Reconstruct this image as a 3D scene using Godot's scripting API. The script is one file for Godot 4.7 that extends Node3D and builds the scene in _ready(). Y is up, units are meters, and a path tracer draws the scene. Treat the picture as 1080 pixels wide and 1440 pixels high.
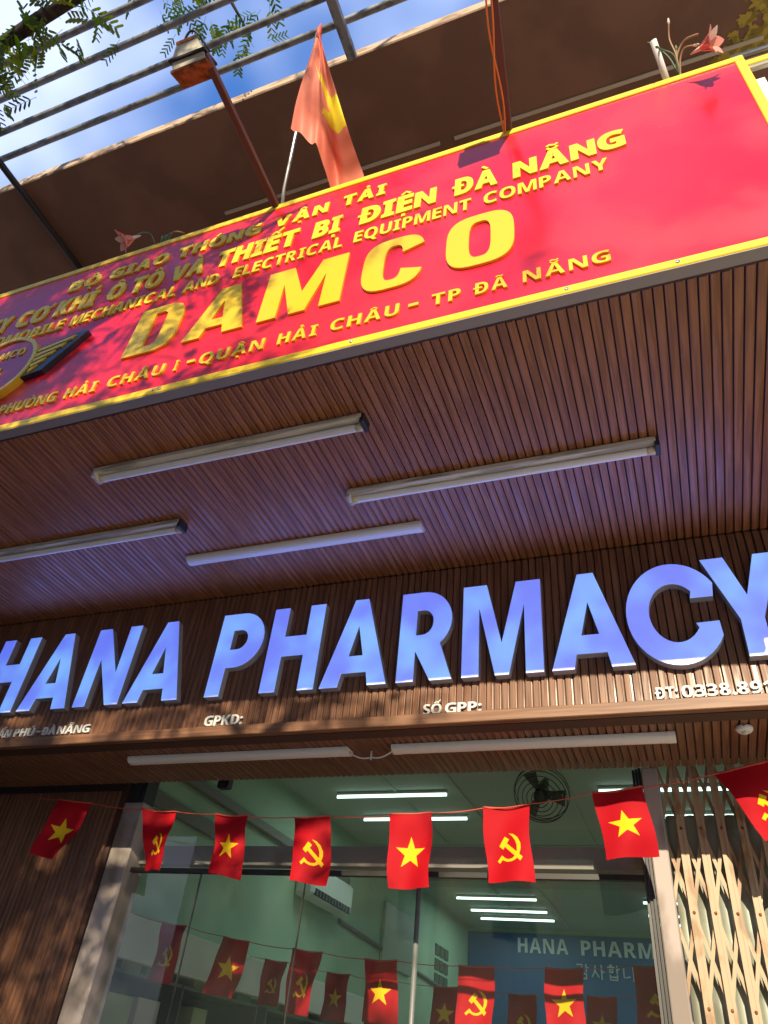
extends Node3D
# A shop front seen from the pavement: red company sign, slatted canopy, lit letters, flags, glass front.
# x runs right along the front, y up, z towards the street; the facade lies at negative z.

var M := {}
var rng := RandomNumberGenerator.new()
var taken := {}
var glyphs := {}
var font: SystemFont
var heavy: FontVariation

# ---------------------------------------------------------------- node helpers
func numbered(called: String) -> String:
	if not taken.has(called):
		taken[called] = 0
		return called
	taken[called] += 1
	return "%s_%03d" % [called, taken[called]]

func thing(called: String, label: String, category: String, group := "", at := Vector3.ZERO) -> Node3D:
	var o := Node3D.new()
	o.name = numbered(called)
	add_child(o)
	o.position = at
	o.set_meta("label", label)
	o.set_meta("category", category)
	if group != "":
		o.set_meta("group", group)
	return o

func put(called: String, mesh: Mesh, mat: Material, parent: Node, at := Vector3.ZERO, basis := Basis()) -> MeshInstance3D:
	var o := MeshInstance3D.new()
	o.name = called if parent != self else numbered(called)
	o.mesh = mesh
	o.material_override = mat
	o.transform = Transform3D(basis, at)
	parent.add_child(o, true)
	return o

# lettering keeps the normals of its glyphs
func text_part(called: String, st: SurfaceTool, mat: Material, parent: Node) -> MeshInstance3D:
	return put(called, st.commit(), mat, parent)

func part(called: String, st: SurfaceTool, mat: Material, parent: Node) -> MeshInstance3D:
	return put(called, fin(st), mat, parent)

func single(called: String, st: SurfaceTool, mat: Material, label: String, category: String, group := "") -> MeshInstance3D:
	var o := put(called, fin(st), mat, self)
	o.set_meta("label", label)
	o.set_meta("category", category)
	if group != "":
		o.set_meta("group", group)
	return o

func structure(called: String, st: SurfaceTool, mat: Material) -> MeshInstance3D:
	var o := put(called, fin(st), mat, self)
	o.set_meta("kind", "structure")
	return o

# ---------------------------------------------------------------- mesh helpers
func mb(smooth := false) -> SurfaceTool:
	var st := SurfaceTool.new()
	st.begin(Mesh.PRIMITIVE_TRIANGLES)
	st.set_smooth_group(0 if smooth else -1)
	return st

func fin(st: SurfaceTool) -> ArrayMesh:
	st.index()
	st.generate_normals()
	return st.commit()

func tri(st: SurfaceTool, a: Vector3, b: Vector3, c: Vector3) -> void:
	st.add_vertex(a); st.add_vertex(b); st.add_vertex(c)

# a, b, c, d counter-clockwise seen from outside
func quad(st: SurfaceTool, a: Vector3, b: Vector3, c: Vector3, d: Vector3) -> void:
	tri(st, a, c, b)
	tri(st, a, d, c)

func box(st: SurfaceTool, lo: Vector3, hi: Vector3, tr := Transform3D()) -> void:
	var p := []
	for k in 8:
		p.append(tr * Vector3(hi.x if k & 1 else lo.x, hi.y if k & 2 else lo.y, hi.z if k & 4 else lo.z))
	quad(st, p[4], p[5], p[7], p[6])
	quad(st, p[1], p[0], p[2], p[3])
	quad(st, p[5], p[1], p[3], p[7])
	quad(st, p[0], p[4], p[6], p[2])
	quad(st, p[6], p[7], p[3], p[2])
	quad(st, p[0], p[1], p[5], p[4])

# box with chamfered edges
func cbox(st: SurfaceTool, lo: Vector3, hi: Vector3, c: float, tr := Transform3D()) -> void:
	var m := (lo + hi) / 2
	var h := (hi - lo) / 2
	var pts := []
	for k in 8:
		var s := Vector3(1 if k & 1 else -1, 1 if k & 2 else -1, 1 if k & 4 else -1)
		var q := []
		for ax in 3:
			var v := h - Vector3(c, c, c)
			v[ax] = h[ax]
			q.append(tr * (m + v * s))
		pts.append(q)
	for ax in 3:
		var u := (ax + 1) % 3
		var w := (ax + 2) % 3
		for s in 2:
			var f := []
			for t in [[0, 0], [1, 0], [1, 1], [0, 1]]:
				f.append(pts[(s << ax) | (t[0] << u) | (t[1] << w)][ax])
			if s == 1:
				quad(st, f[0], f[1], f[2], f[3])
			else:
				quad(st, f[3], f[2], f[1], f[0])
		for s in 2:
			for t in 2:
				var k0: int = (s << u) | (t << w)
				var k1: int = k0 | (1 << ax)
				var e := [pts[k0][u], pts[k1][u], pts[k1][w], pts[k0][w]]
				if s == t:
					quad(st, e[0], e[1], e[2], e[3])
				else:
					quad(st, e[3], e[2], e[1], e[0])
	for k in 8:
		var odd := (k & 1) + ((k >> 1) & 1) + ((k >> 2) & 1)
		if odd % 2 == 1:
			tri(st, pts[k][0], pts[k][2], pts[k][1])
		else:
			tri(st, pts[k][0], pts[k][1], pts[k][2])

func tube(st: SurfaceTool, pts: Array, radii, sides := 8, caps := true) -> void:
	var n := pts.size()
	var rings := []
	var side := Vector3.ZERO
	for i in n:
		var d: Vector3 = (pts[min(i + 1, n - 1)] - pts[max(i - 1, 0)]).normalized()
		if side == Vector3.ZERO:
			side = d.cross(Vector3.UP if absf(d.y) < 0.9 else Vector3.RIGHT).normalized()
		side = (side - d * side.dot(d)).normalized()
		var up := d.cross(side)
		var r: float = radii[i] if radii is Array else radii
		var ring := []
		for k in sides:
			var a := TAU * k / sides
			ring.append(pts[i] + (side * cos(a) + up * sin(a)) * r)
		rings.append(ring)
	for i in n - 1:
		for k in sides:
			var k2 := (k + 1) % sides
			quad(st, rings[i][k], rings[i][k2], rings[i + 1][k2], rings[i + 1][k])
	if caps:
		for k in range(1, sides - 1):
			tri(st, rings[0][0], rings[0][k], rings[0][k + 1])
			tri(st, rings[n - 1][0], rings[n - 1][k + 1], rings[n - 1][k])

# flat outline (counter-clockwise) with holes, in x and y, between z0 (back) and z1 (front)
func extrude(st: SurfaceTool, outline: PackedVector2Array, holes: Array, z0: float, z1: float, front := true, sides := true) -> void:
	var outer := outline
	if Geometry2D.is_polygon_clockwise(outer) == false:
		pass
	else:
		outer = outline.duplicate()
		outer.reverse()
	var loops := [outer]
	var flat := outer.duplicate()
	for h in holes:
		var hole: PackedVector2Array = h.duplicate()
		if not Geometry2D.is_polygon_clockwise(hole):
			hole.reverse()
		loops.append(hole)
		var best := INF
		var bi := 0
		var bj := 0
		for i in flat.size():
			for j in hole.size():
				var dd: float = flat[i].distance_squared_to(hole[j])
				if dd < best:
					best = dd; bi = i; bj = j
		var joined := PackedVector2Array()
		for i in bi + 1:
			joined.append(flat[i])
		for j in hole.size() + 1:
			joined.append(hole[(bj + j) % hole.size()])
		for i in range(bi, flat.size()):
			joined.append(flat[i])
		flat = joined
	if front:
		var idx := Geometry2D.triangulate_polygon(flat)
		if idx.is_empty():
			print("no triangles for an outline of ", flat.size())
		for k in range(0, idx.size(), 3):
			var a := flat[idx[k]]
			var b := flat[idx[k + 1]]
			var c := flat[idx[k + 2]]
			if (b - a).cross(c - a) > 0:
				var t := b
				b = c
				c = t
			tri(st, Vector3(a.x, a.y, z1), Vector3(b.x, b.y, z1), Vector3(c.x, c.y, z1))
	if sides:
		for l in loops:
			var n: int = l.size()
			for i in n:
				var a: Vector2 = l[i]
				var b: Vector2 = l[(i + 1) % n]
				quad(st, Vector3(a.x, a.y, z0), Vector3(b.x, b.y, z0), Vector3(b.x, b.y, z1), Vector3(a.x, a.y, z1))

func ribbon(pts: Array, thick: float) -> PackedVector2Array:
	var left := PackedVector2Array()
	var right := PackedVector2Array()
	var n := pts.size()
	for i in n:
		var d: Vector2 = (pts[min(i + 1, n - 1)] - pts[max(i - 1, 0)]).normalized()
		var nn := Vector2(-d.y, d.x) * thick / 2
		left.append(pts[i] + nn)
		right.append(pts[i] - nn)
	left.reverse()
	right.append_array(left)
	return right

func arc(c: Vector2, rx: float, ry: float, a0: float, a1: float, n: int) -> PackedVector2Array:
	var p := PackedVector2Array()
	for i in n + 1:
		var a := deg_to_rad(lerpf(a0, a1, float(i) / n))
		p.append(c + Vector2(cos(a) * rx, sin(a) * ry))
	return p

func poly(a: Array) -> PackedVector2Array:
	var p := PackedVector2Array()
	for i in range(0, a.size(), 2):
		p.append(Vector2(a[i], a[i + 1]))
	return p

# ---------------------------------------------------------------- lettering
const ACCENTS := {"Ộ": "O^.", "Ô": "O^", "Ậ": "A^.", "Ả": "A?", "Ơ": "O+", "Í": "I'", "À": "A`", "Ế": "E^'", "Ị": "I.", "Đ": "D-", "Ệ": "E^.", "Ẵ": "Au~", "Ư": "U+", "Ờ": "O+`", "Â": "A^", "Ầ": "A^`", "Ú": "U'", "Ố": "O^'", "Ã": "A~"}

func glyph(c: String, bold := false) -> Mesh:
	var key := c + ("!" if bold else "")
	if not glyphs.has(key) and bold and c in ["N", "V"]:
		# drawn here: the heavier outline of these two crosses itself
		var b: AABB = glyph("H").get_aabb()
		var y0 := b.position.y
		var y1 := b.end.y
		var st := mb()
		if c == "N":
			extrude(st, poly([0, y0, 0, y1, .2, y1, .43, y0 + .3, .43, y1, .62, y1, .62, y0, .43, y0, .19, y1 - .3, .19, y0]), [], -.5, .5)
		else:
			extrude(st, poly([.22, y0, 0, y1, .21, y1, .33, y0 + .24, .45, y1, .65, y1, .43, y0]), [], -.5, .5)
		glyphs[key] = fin(st)
	if not glyphs.has(key):
		var t := TextMesh.new()
		t.font = heavy if bold else font
		t.font_size = 64
		t.pixel_size = 1.0 / 64
		t.depth = 1.0
		t.text = c
		t.curve_step = 2.0
		glyphs[key] = t
	return glyphs[key]

# one word between x0 and x1 on a baseline, capitals cap high, its front at z
func word(st: SurfaceTool, text: String, x0: float, x1: float, base: float, cap: float, z: float, depth: float, gap := 0.09, bold := false) -> void:
	var h: AABB = glyph("H", bold).get_aabb()
	var ys := cap / h.size.y
	var total := 0.0
	for i in text.length():
		var c := text[i]
		var b: String = ACCENTS[c][0] if ACCENTS.has(c) else c
		total += (0.25 if b == " " else glyph(b, bold).get_aabb().size.x) + (gap if i < text.length() - 1 else 0.0)
	var xs := (x1 - x0) / total
	var x := 0.0
	for i in text.length():
		var c := text[i]
		var b: String = ACCENTS[c][0] if ACCENTS.has(c) else c
		if b == " ":
			x += 0.25 + gap
			continue
		var g := glyph(b, bold)
		var box_: AABB = g.get_aabb()
		var tr := Transform3D(Basis.from_scale(Vector3(xs, ys, depth)), Vector3(x0 + (x - box_.position.x) * xs, base - h.position.y * ys, z - depth / 2))
		st.append_from(g, 0, tr)
		if ACCENTS.has(c):
			var acc := mb()
			marks(acc, ACCENTS[c].substr(1), x0 + x * xs, x0 + (x + box_.size.x) * xs, base, cap, xs, z, depth)
			st.append_from(fin(acc), 0, Transform3D())
		x += box_.size.x + gap

func marks(st: SurfaceTool, which: String, xl: float, xr: float, base: float, cap: float, xs: float, z: float, depth: float) -> void:
	var cx := (xl + xr) / 2
	var over := which.contains("^") or which.contains("u")
	for m in which:
		var pts := []
		var t := 0.085
		match m:
			"^": pts = [[-.17, 1.07], [-.11, 1.12], [0, 1.22], [.11, 1.12], [.17, 1.07]]
			"`": pts = [[.06, 1.2], [.22, 1.36], [.26, 1.4]] if over else [[-.16, 1.3], [.06, 1.1]]
			"'": pts = [[.12, 1.2], [.3, 1.38]] if over else [[-.06, 1.1], [.16, 1.3]]
			"?": pts = [[-.07, 1.26], [.0, 1.32], [.08, 1.28], [.07, 1.2], [0, 1.15], [0, 1.08]]
			"u": pts = [[-.17, 1.2], [-.1, 1.11], [0, 1.08], [.1, 1.11], [.17, 1.2]]
			"~": pts = [[-.18, 1.3], [-.09, 1.37], [.0, 1.33], [.09, 1.29], [.18, 1.37]] if over else [[-.18, 1.12], [-.09, 1.2], [.0, 1.16], [.09, 1.12], [.18, 1.2]]
			".": pts = [[-.07, -.2], [.07, -.2]]
		if m == ".":
			t = 0.13
		if m == "+":
			extrude(st, ribbon([Vector2(xr - .02 * xs, base + .8 * cap), Vector2(xr + .07 * xs, base + .86 * cap), Vector2(xr + .11 * xs, base + 1.04 * cap)], .09 * cap), [], z - depth, z - .001)
		elif m == "-":
			extrude(st, poly([xl - .08 * xs, base + .45 * cap, xl + .3 * xs, base + .45 * cap, xl + .3 * xs, base + .57 * cap, xl - .08 * xs, base + .57 * cap]), [], z - depth, z + .001)
		else:
			var q := []
			for p in pts:
				q.append(Vector2(cx + p[0] * xs * .8, base + p[1] * cap))
			extrude(st, ribbon(q, t * cap * 1.1), [], z - depth, z)

# ---------------------------------------------------------------- materials
func lin(r: float, g: float, b: float) -> Color:
	return Color(r, g, b).linear_to_srgb()

func mat(called: String, col: Color, rough := 0.7, metal := 0.0, spec := 0.5) -> StandardMaterial3D:
	var m := StandardMaterial3D.new()
	m.resource_name = called
	m.albedo_color = col
	m.roughness = rough
	m.metallic = metal
	m.metallic_specular = spec
	M[called] = m
	return m

func noise_tex(size: int, freq: float, lo: Color, hi: Color, seed_: int, octaves := 4, type := FastNoiseLite.TYPE_SIMPLEX_SMOOTH, p0 := 0.25, p1 := 0.75) -> ImageTexture:
	var n := FastNoiseLite.new()
	n.noise_type = type
	n.seed = seed_
	n.frequency = freq
	n.fractal_octaves = octaves
	var im := n.get_seamless_image(size, size, false, false, 0.15, true)
	im.convert(Image.FORMAT_RGB8)
	for y in size:
		for x in size:
			var v := smoothstep(p0, p1, im.get_pixel(x, y).r)
			im.set_pixel(x, y, lo.lerp(hi, v))
	return ImageTexture.create_from_image(im)

func world_map(m: StandardMaterial3D, tex: Texture2D, scale: Vector3) -> void:
	m.albedo_texture = tex
	m.uv1_triplanar = true
	m.uv1_world_triplanar = true
	m.uv1_scale = scale

func make_materials() -> void:
	var grain := noise_tex(256, 0.02, Color(.84, .81, .78), Color(1, 1, 1), 5, 5)
	var stain := noise_tex(256, 0.012, Color(.78, .77, .75), Color(1, 1, 1), 11, 5, FastNoiseLite.TYPE_SIMPLEX_SMOOTH, .3, .6)
	var rough := noise_tex(256, 0.015, Color(.55, .55, .55), Color(1, 1, 1), 23, 4)
	var speck := noise_tex(256, 0.09, Color(.82, .82, .82), Color(1, 1, 1), 31, 3, FastNoiseLite.TYPE_SIMPLEX_SMOOTH, .2, .5)
	# wood-plastic slats, three tones; the grain runs along z under the ceilings and along y on the walls
	var tones := {"z": [lin(.315, .120, .050), lin(.335, .130, .056), lin(.295, .111, .046)], "y": [lin(.205, .094, .050), lin(.225, .105, .056), lin(.185, .083, .044)], "low": [lin(.195, .089, .047), lin(.205, .094, .050), lin(.185, .083, .044)]}  # light and shade in the colour: canopy ceiling lighter, entrance ceiling darker
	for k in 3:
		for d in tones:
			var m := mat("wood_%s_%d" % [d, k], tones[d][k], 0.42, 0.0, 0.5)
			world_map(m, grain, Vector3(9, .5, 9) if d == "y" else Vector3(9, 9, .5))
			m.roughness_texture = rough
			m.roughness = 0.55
	mat("groove", lin(.055, .024, .016), 0.7)
	var trim := mat("wood_trim", lin(.225, .108, .056), 0.5)
	world_map(trim, grain, Vector3(.5, 9, 9))
	mat("dark_metal", lin(.03, .028, .03), 0.5)
	mat("black", lin(.012, .012, .013), 0.45)
	var red := mat("sign_red", lin(.62, .012, .03), 0.33, 0.0, 0.6)
	var redtex := noise_tex(512, 0.006, Color(.95, .93, .93), Color(1, 1, 1), 41, 5, FastNoiseLite.TYPE_SIMPLEX_SMOOTH, .3, .7)
	world_map(red, redtex, Vector3(.4, .4, .4))
	red.roughness_texture = rough
	mat("sign_yellow", lin(.80, .56, .02), 0.4, 0.0, 0.5)
	var gold := mat("gold", lin(.84, .56, .03), 0.33, 0.25, 0.5)
	gold.roughness_texture = rough
	mat("gold_edge", lin(.30, .17, .02), 0.5, 0.3)
	mat("sign_return", lin(.30, .26, .23), 0.55, 0.3)
	mat("enamel_red", lin(.42, .008, .012), 0.08, 0.0, 0.7)
	mat("wing_dark", lin(.05, .06, .075), 0.25, 0.6)
	# backlit letter faces
	var face := mat("letter_face", lin(.72, .75, .8), 0.3, 0.0, 0.5)
	face.emission_enabled = true
	face.emission_operator = BaseMaterial3D.EMISSION_OP_MULTIPLY
	face.emission = Color.WHITE
	face.emission_energy_multiplier = 0.55
	face.emission_texture = noise_tex(256, 0.018, Color(.27, .40, .97), Color(.40, .68, 1.0), 77, 3, FastNoiseLite.TYPE_SIMPLEX_SMOOTH, .1, .9)
	face.uv1_triplanar = true
	face.uv1_world_triplanar = true
	face.uv1_scale = Vector3(.55, .55, .55)
	mat("letter_return", lin(.42, .40, .40), 0.45)
	mat("small_letter", lin(.62, .62, .60), 0.5)
	var w := mat("batten_white", lin(.70, .69, .66), 0.4)
	var od := mat("batten_old", lin(.60, .56, .46), 0.5)
	world_map(od, stain, Vector3(.8, 8, 8))
	mat("tube_glass", lin(.78, .78, .80), 0.18)
	mat("cap_cream", lin(.62, .54, .36), 0.5)
	mat("cap_black", lin(.02, .02, .025), 0.5)
	mat("cable_white", lin(.65, .64, .62), 0.5)
	# concrete, plaster, paint
	var slab := mat("slab_paint", lin(.28, .155, .10), 0.85)
	world_map(slab, noise_tex(512, 0.008, Color(.90, .90, .91), Color(1, 1, 1), 51, 6, FastNoiseLite.TYPE_SIMPLEX_SMOOTH, .3, .7), Vector3(.35, .35, .35))
	var edge := mat("slab_edge", lin(.46, .34, .24), 0.9)
	world_map(edge, stain, Vector3(1.2, 3, 3))
	var peel := mat("old_paint", lin(.52, .40, .07), 0.85)
	world_map(peel, stain, Vector3(4, 4, 4))
	var post := mat("plaster", lin(.40, .34, .315), 0.8)
	world_map(post, stain, Vector3(.9, .5, .9))
	var gate := mat("gate_paint", lin(.40, .28, .17), 0.5)
	world_map(gate, noise_tex(256, 0.02, Color(.84, .78, .7), Color(1, 1, 1), 61, 5, FastNoiseLite.TYPE_SIMPLEX_SMOOTH, .2, .45), Vector3(1.6, .8, 1.6))
	var rust := mat("rust", lin(.26, .085, .03), 0.85)
	world_map(rust, noise_tex(256, 0.02, Color(.6, .55, .5), Color(1, 1, 1), 63, 5), Vector3(4, 4, 4))
	var corr := mat("corrugated", lin(.40, .43, .36), 0.55, 0.1)
	world_map(corr, stain, Vector3(1, 1, 1))
	var pipe := mat("painted_pipe", lin(.29, .31, .33), 0.5, 0.2)
	world_map(pipe, stain, Vector3(3, 3, 3))
	mat("arm_paint", lin(.105, .042, .032), 0.55)
	mat("strip_paint", lin(.62, .56, .42), 0.6)
	mat("steel", lin(.62, .62, .63), 0.3, 0.9)
	mat("alu_dark", lin(.06, .062, .06), 0.4, 0.4)
	mat("alu_grey", lin(.30, .31, .31), 0.4, 0.5)
	mat("pvc", lin(.72, .72, .70), 0.4)
	# glass front
	var glass := mat("glass", Color(lin(.5, .75, .62), 0.015), 0.0, 0.0, 0.5)
	glass.transparency = BaseMaterial3D.TRANSPARENCY_ALPHA
	# interior
	var wall := mat("mint_wall", lin(.40, .56, .42), 0.75)
	world_map(wall, noise_tex(256, 0.008, Color(.93, .94, .93), Color(1, 1, 1), 91, 4), Vector3(.3, .3, .3))
	mat("mint_ceiling", lin(.40, .50, .45), 0.8)
	mat("beam_grey", lin(.20, .19, .175), 0.7)
	mat("floor_tile", lin(.40, .38, .35), 0.3)
	mat("blue_board", lin(.02, .085, .24), 0.45)
	mat("board_text", lin(.60, .66, .68), 0.5)
	mat("board_text_pale", lin(.42, .52, .58), 0.5)
	var lamp := mat("tube_lit", lin(.8, .85, .82), 0.4)
	lamp.emission_enabled = true
	lamp.emission = Color(.86, 1.0, .95)
	lamp.emission_energy_multiplier = 1.6
	mat("house_wall", lin(.36, .32, .25), .85)
	mat("ac_white", lin(.62, .66, .62), 0.4)
	mat("shelf_dark", lin(.10, .11, .09), 0.6)
	mat("board_white", lin(.34, .40, .35), 0.6)
	for k in 5:
		mat("pack_%d" % k, [lin(.34, .36, .10), lin(.10, .22, .12), lin(.45, .42, .34), lin(.12, .10, .09), lin(.30, .34, .18)][k], 0.5)
	# bunting
	for k in 2:
		var m := mat(["flag_star", "flag_tool"][k], Color.WHITE, 0.7, 0.0, 0.3)
		m.albedo_texture = flag_print(k)
		m.cull_mode = BaseMaterial3D.CULL_DISABLED
		m.texture_repeat = false
		m.backlight_enabled = true
		m.backlight = Color(.55, .55, .55)
	mat("string_red", lin(.55, .08, .05), 0.6)
	var big := mat("flag_cloth", Color.WHITE, 0.6, 0.0, 0.4)
	big.albedo_texture = cloth_print()
	big.texture_repeat = false
	big.cull_mode = BaseMaterial3D.CULL_DISABLED
	big.backlight_enabled = true
	big.backlight = Color(.35, .35, .35)
	mat("pole", lin(.50, .47, .43), 0.35, 0.7)
	mat("wire_orange", lin(.72, .24, .03), 0.5)
	# plants, tree
	var pet := mat("petal", lin(.70, .27, .21), 0.6)
	pet.backlight_enabled = true
	pet.backlight = Color(.4, .3, .28)
	mat("petal_pale", lin(.75, .58, .50), 0.6)
	mat("stem_green", lin(.08, .14, .07), 0.6)
	mat("stem_dry", lin(.36, .20, .10), 0.7)
	var bark := mat("bark", lin(.075, .062, .05), 0.95)
	world_map(bark, noise_tex(256, 0.03, Color(.5, .5, .5), Color(1, 1, 1), 71, 5), Vector3(2, 1, 2))
	var leaf := mat("leaf", Color.WHITE, 0.45, 0.0, 0.5)
	leaf.vertex_color_use_as_albedo = true
	leaf.cull_mode = BaseMaterial3D.CULL_DISABLED
	leaf.backlight_enabled = true
	leaf.backlight = Color(.75, .9, .3)
	# ground
	var pave := mat("paving", lin(.66, .57, .46), 0.9)
	world_map(pave, stain, Vector3(.4, .4, .4))
	var gran := mat("dark_paving", lin(.085, .08, .08), 0.6)
	world_map(gran, speck, Vector3(2, 2, 2))
	var tar := mat("asphalt", lin(.12, .115, .11), 0.95)
	world_map(tar, speck, Vector3(1.2, 1.2, 1.2))

func inside(p: Vector2, pl: PackedVector2Array) -> bool:
	return Geometry2D.is_point_in_polygon(p, pl)

func paint(im: Image, pl: PackedVector2Array, col: Color) -> void:
	var lo := Vector2(INF, INF)
	var hi := -lo
	for p in pl:
		lo = lo.min(p)
		hi = hi.max(p)
	for y in range(maxi(0, int(lo.y)), mini(im.get_height(), int(hi.y) + 2)):
		for x in range(maxi(0, int(lo.x)), mini(im.get_width(), int(hi.x) + 2)):
			var n := 0
			for s in 4:
				if inside(Vector2(x + .25 + .5 * (s & 1), y + .25 + .5 * (s >> 1)), pl):
					n += 1
			if n > 0:
				im.set_pixel(x, y, im.get_pixel(x, y).lerp(col, n / 4.0))

func cloth_base(w: int, h: int, col: Color, seed_: int) -> Image:
	var im := Image.create(w, h, false, Image.FORMAT_RGB8)
	var r := RandomNumberGenerator.new()
	r.seed = seed_
	for y in h:
		for x in w:
			im.set_pixel(x, y, col * (0.94 + .06 * r.randf()))
	return im

func star(c: Vector2, r: float) -> PackedVector2Array:
	var p := PackedVector2Array()
	for k in 10:
		var a := -PI / 2 + PI * k / 5
		p.append(c + Vector2(cos(a), sin(a)) * (r if k % 2 == 0 else r * .4))
	return p

func flag_print(kind: int) -> ImageTexture:
	var w := 160
	var h := 240
	var im := cloth_base(w, h, lin(.44, .004, .012), 7 + kind)
	var gold := lin(.83, .52, .012)
	if kind == 0:
		paint(im, star(Vector2(80, 126), 56), gold)
	else:
		var o := Vector2(36, 84)
		var s := 94.0
		var sick := poly([.53, 0, .72, .06, .88, .2, .97, .4, .96, .58, .88, .75, .75, .9, .58, .97, .4, .97, .27, .92, .2, .88, .08, 1.0, 0, .92, .2, .72, .28, .8, .33, .84, .45, .88, .6, .86, .72, .77, .8, .62, .82, .45, .77, .28, .68, .14])
		var ham := poly([.14, .42, .38, .1, .55, .22, .45, .34, .99, .86, .88, .98, .35, .45, .28, .54])
		for pl in [sick, ham]:
			for i in pl.size():
				pl[i] = o + pl[i] * s
			paint(im, pl, gold)
	return ImageTexture.create_from_image(im)

func cloth_print() -> ImageTexture:
	var im := cloth_base(256, 256, lin(.78, .23, .16), 3)
	var pl := poly([.20, .34, .30, .36, .6, .39, 1.0, .38, 1.0, .53, .75, .56, .48, .66, .56, .58, .70, .49, .48, .43])
	for i in pl.size():
		pl[i] *= 256.0
	paint(im, pl, lin(.83, .62, .02))
	return ImageTexture.create_from_image(im)

# ================================================================ scene
func _ready() -> void:
	rng.seed = 4711
	font = SystemFont.new()
	font.font_names = PackedStringArray(["Droid Sans"])
	font.font_weight = 700
	heavy = FontVariation.new()
	heavy.base_font = font
	heavy.variation_embolden = 0.9
	camera_sky_sun()
	make_materials()
	ground()
	building()
	company_sign()
	canopy_lights()
	lit_letters()
	small_lettering()
	lower_lights()
	gate()
	interior()
	bunting()
	roof_frame()
	floodlights()
	national_flag()
	plants()
	street_tree()
	print("built")

func camera_sky_sun() -> void:
	var cam := Camera3D.new()
	cam.name = "camera"
	cam.fov = 70.56
	cam.near = 0.05
	cam.far = 400.0
	cam.transform = Transform3D(Basis(Vector3(.9336056, .0943625, -.3456535), Vector3(.1479542, .777081, .6117636), Vector3(.3263283, -.6222868, .7115259)).orthonormalized(), Vector3(0, 1.6, 0))
	add_child(cam)
	cam.current = true
	var we := WorldEnvironment.new()
	we.name = "world"
	var e := Environment.new()
	e.background_mode = Environment.BG_SKY
	e.tonemap_mode = Environment.TONE_MAPPER_LINEAR
	e.tonemap_exposure = 1.6
	e.sdfgi_enabled = true
	e.ssao_enabled = true
	e.ssil_enabled = true
	var sm := ProceduralSkyMaterial.new()
	sm.sky_top_color = lin(.05, .145, .42)
	sm.sky_horizon_color = lin(.40, .47, .56)
	sm.sky_curve = 0.22
	sm.ground_bottom_color = lin(.2, .19, .18)
	sm.ground_horizon_color = lin(.5, .53, .56)
	sm.sky_cover = clouds()
	sm.sky_cover_modulate = Color(1, 1, 1, 1)
	var sky := Sky.new()
	sky.sky_material = sm
	e.sky = sky
	we.environment = e
	add_child(we)
	var sun := DirectionalLight3D.new()
	sun.name = "sun"
	sun.light_energy = 1.5
	sun.light_color = Color(1.0, .93, .80)
	sun.light_angular_distance = 0.5
	sun.shadow_enabled = true
	add_child(sun)
	sun.look_at_from_position(Vector3(.19, .405, 1.0) * 20, Vector3.ZERO)

func clouds() -> ImageTexture:
	var n := FastNoiseLite.new()
	n.seed = 9
	n.frequency = 1.3
	n.fractal_octaves = 5
	var im := Image.create(768, 384, false, Image.FORMAT_RGBA8)
	for y in 192:
		var el := PI / 2 - PI * (y + .5) / 384
		for x in 768:
			var az := TAU * (x + .5) / 768
			var d := Vector3(cos(az) * cos(el), sin(el), sin(az) * cos(el))
			var p := d / (d.y + .25)
			var v := n.get_noise_3d(p.x * 1.1, 3.0, p.z * 1.1)
			var a := smoothstep(-.12, .5, v)
			im.set_pixel(x, y, Color(1, 1, 1, a * .55))
	return ImageTexture.create_from_image(im)

# ---------------------------------------------------------------- ground
func ground() -> void:
	var st := mb()
	box(st, Vector3(-40, -.25, -16), Vector3(40, 0, 3.2))
	structure("pavement", st, M.paving)
	st = mb()
	box(st, Vector3(-16, .0, -3.45), Vector3(-.9, .02, 3.0))  # unseen dark paving added to cut bounced light on the left
	structure("added_forecourt", st, M.dark_paving)
	st = mb()
	box(st, Vector3(-40, -.4, 3.2), Vector3(40, -.13, 13))
	structure("road", st, M.asphalt)
	st = mb()
	box(st, Vector3(-40, -.25, 13), Vector3(40, 0, 60))
	structure("far_pavement", st, M.paving)

	var h := thing("added_house", "tall cream house added across the road for shade at the left and reflections in the shop glass", "building")  # added out of view to keep sun off the ground at the left
	st = mb()
	box(st, Vector3(-17, -.05, 17), Vector3(2.9, 9.2, 24))
	part("wall", st, M.house_wall, h)
	st = mb()
	box(st, Vector3(-17.3, 9.201, 16.6), Vector3(3.2, 9.6, 24.3))
	part("roof", st, M.rust, h)
	for i in 5:
		st = mb()
		box(st, Vector3(-16 + i * 3.5, .1, 16.93), Vector3(-13.8 + i * 3.5, 2.7, 16.99))
		part("shutter", st, M.corrugated, h)
		for f in 2:
			st = mb()
			box(st, Vector3(-15.8 + i * 3.5, 3.9 + f * 2.8, 16.93), Vector3(-14.0 + i * 3.5, 5.4 + f * 2.8, 16.99))
			part("window", st, M.shelf_dark, h)

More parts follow.
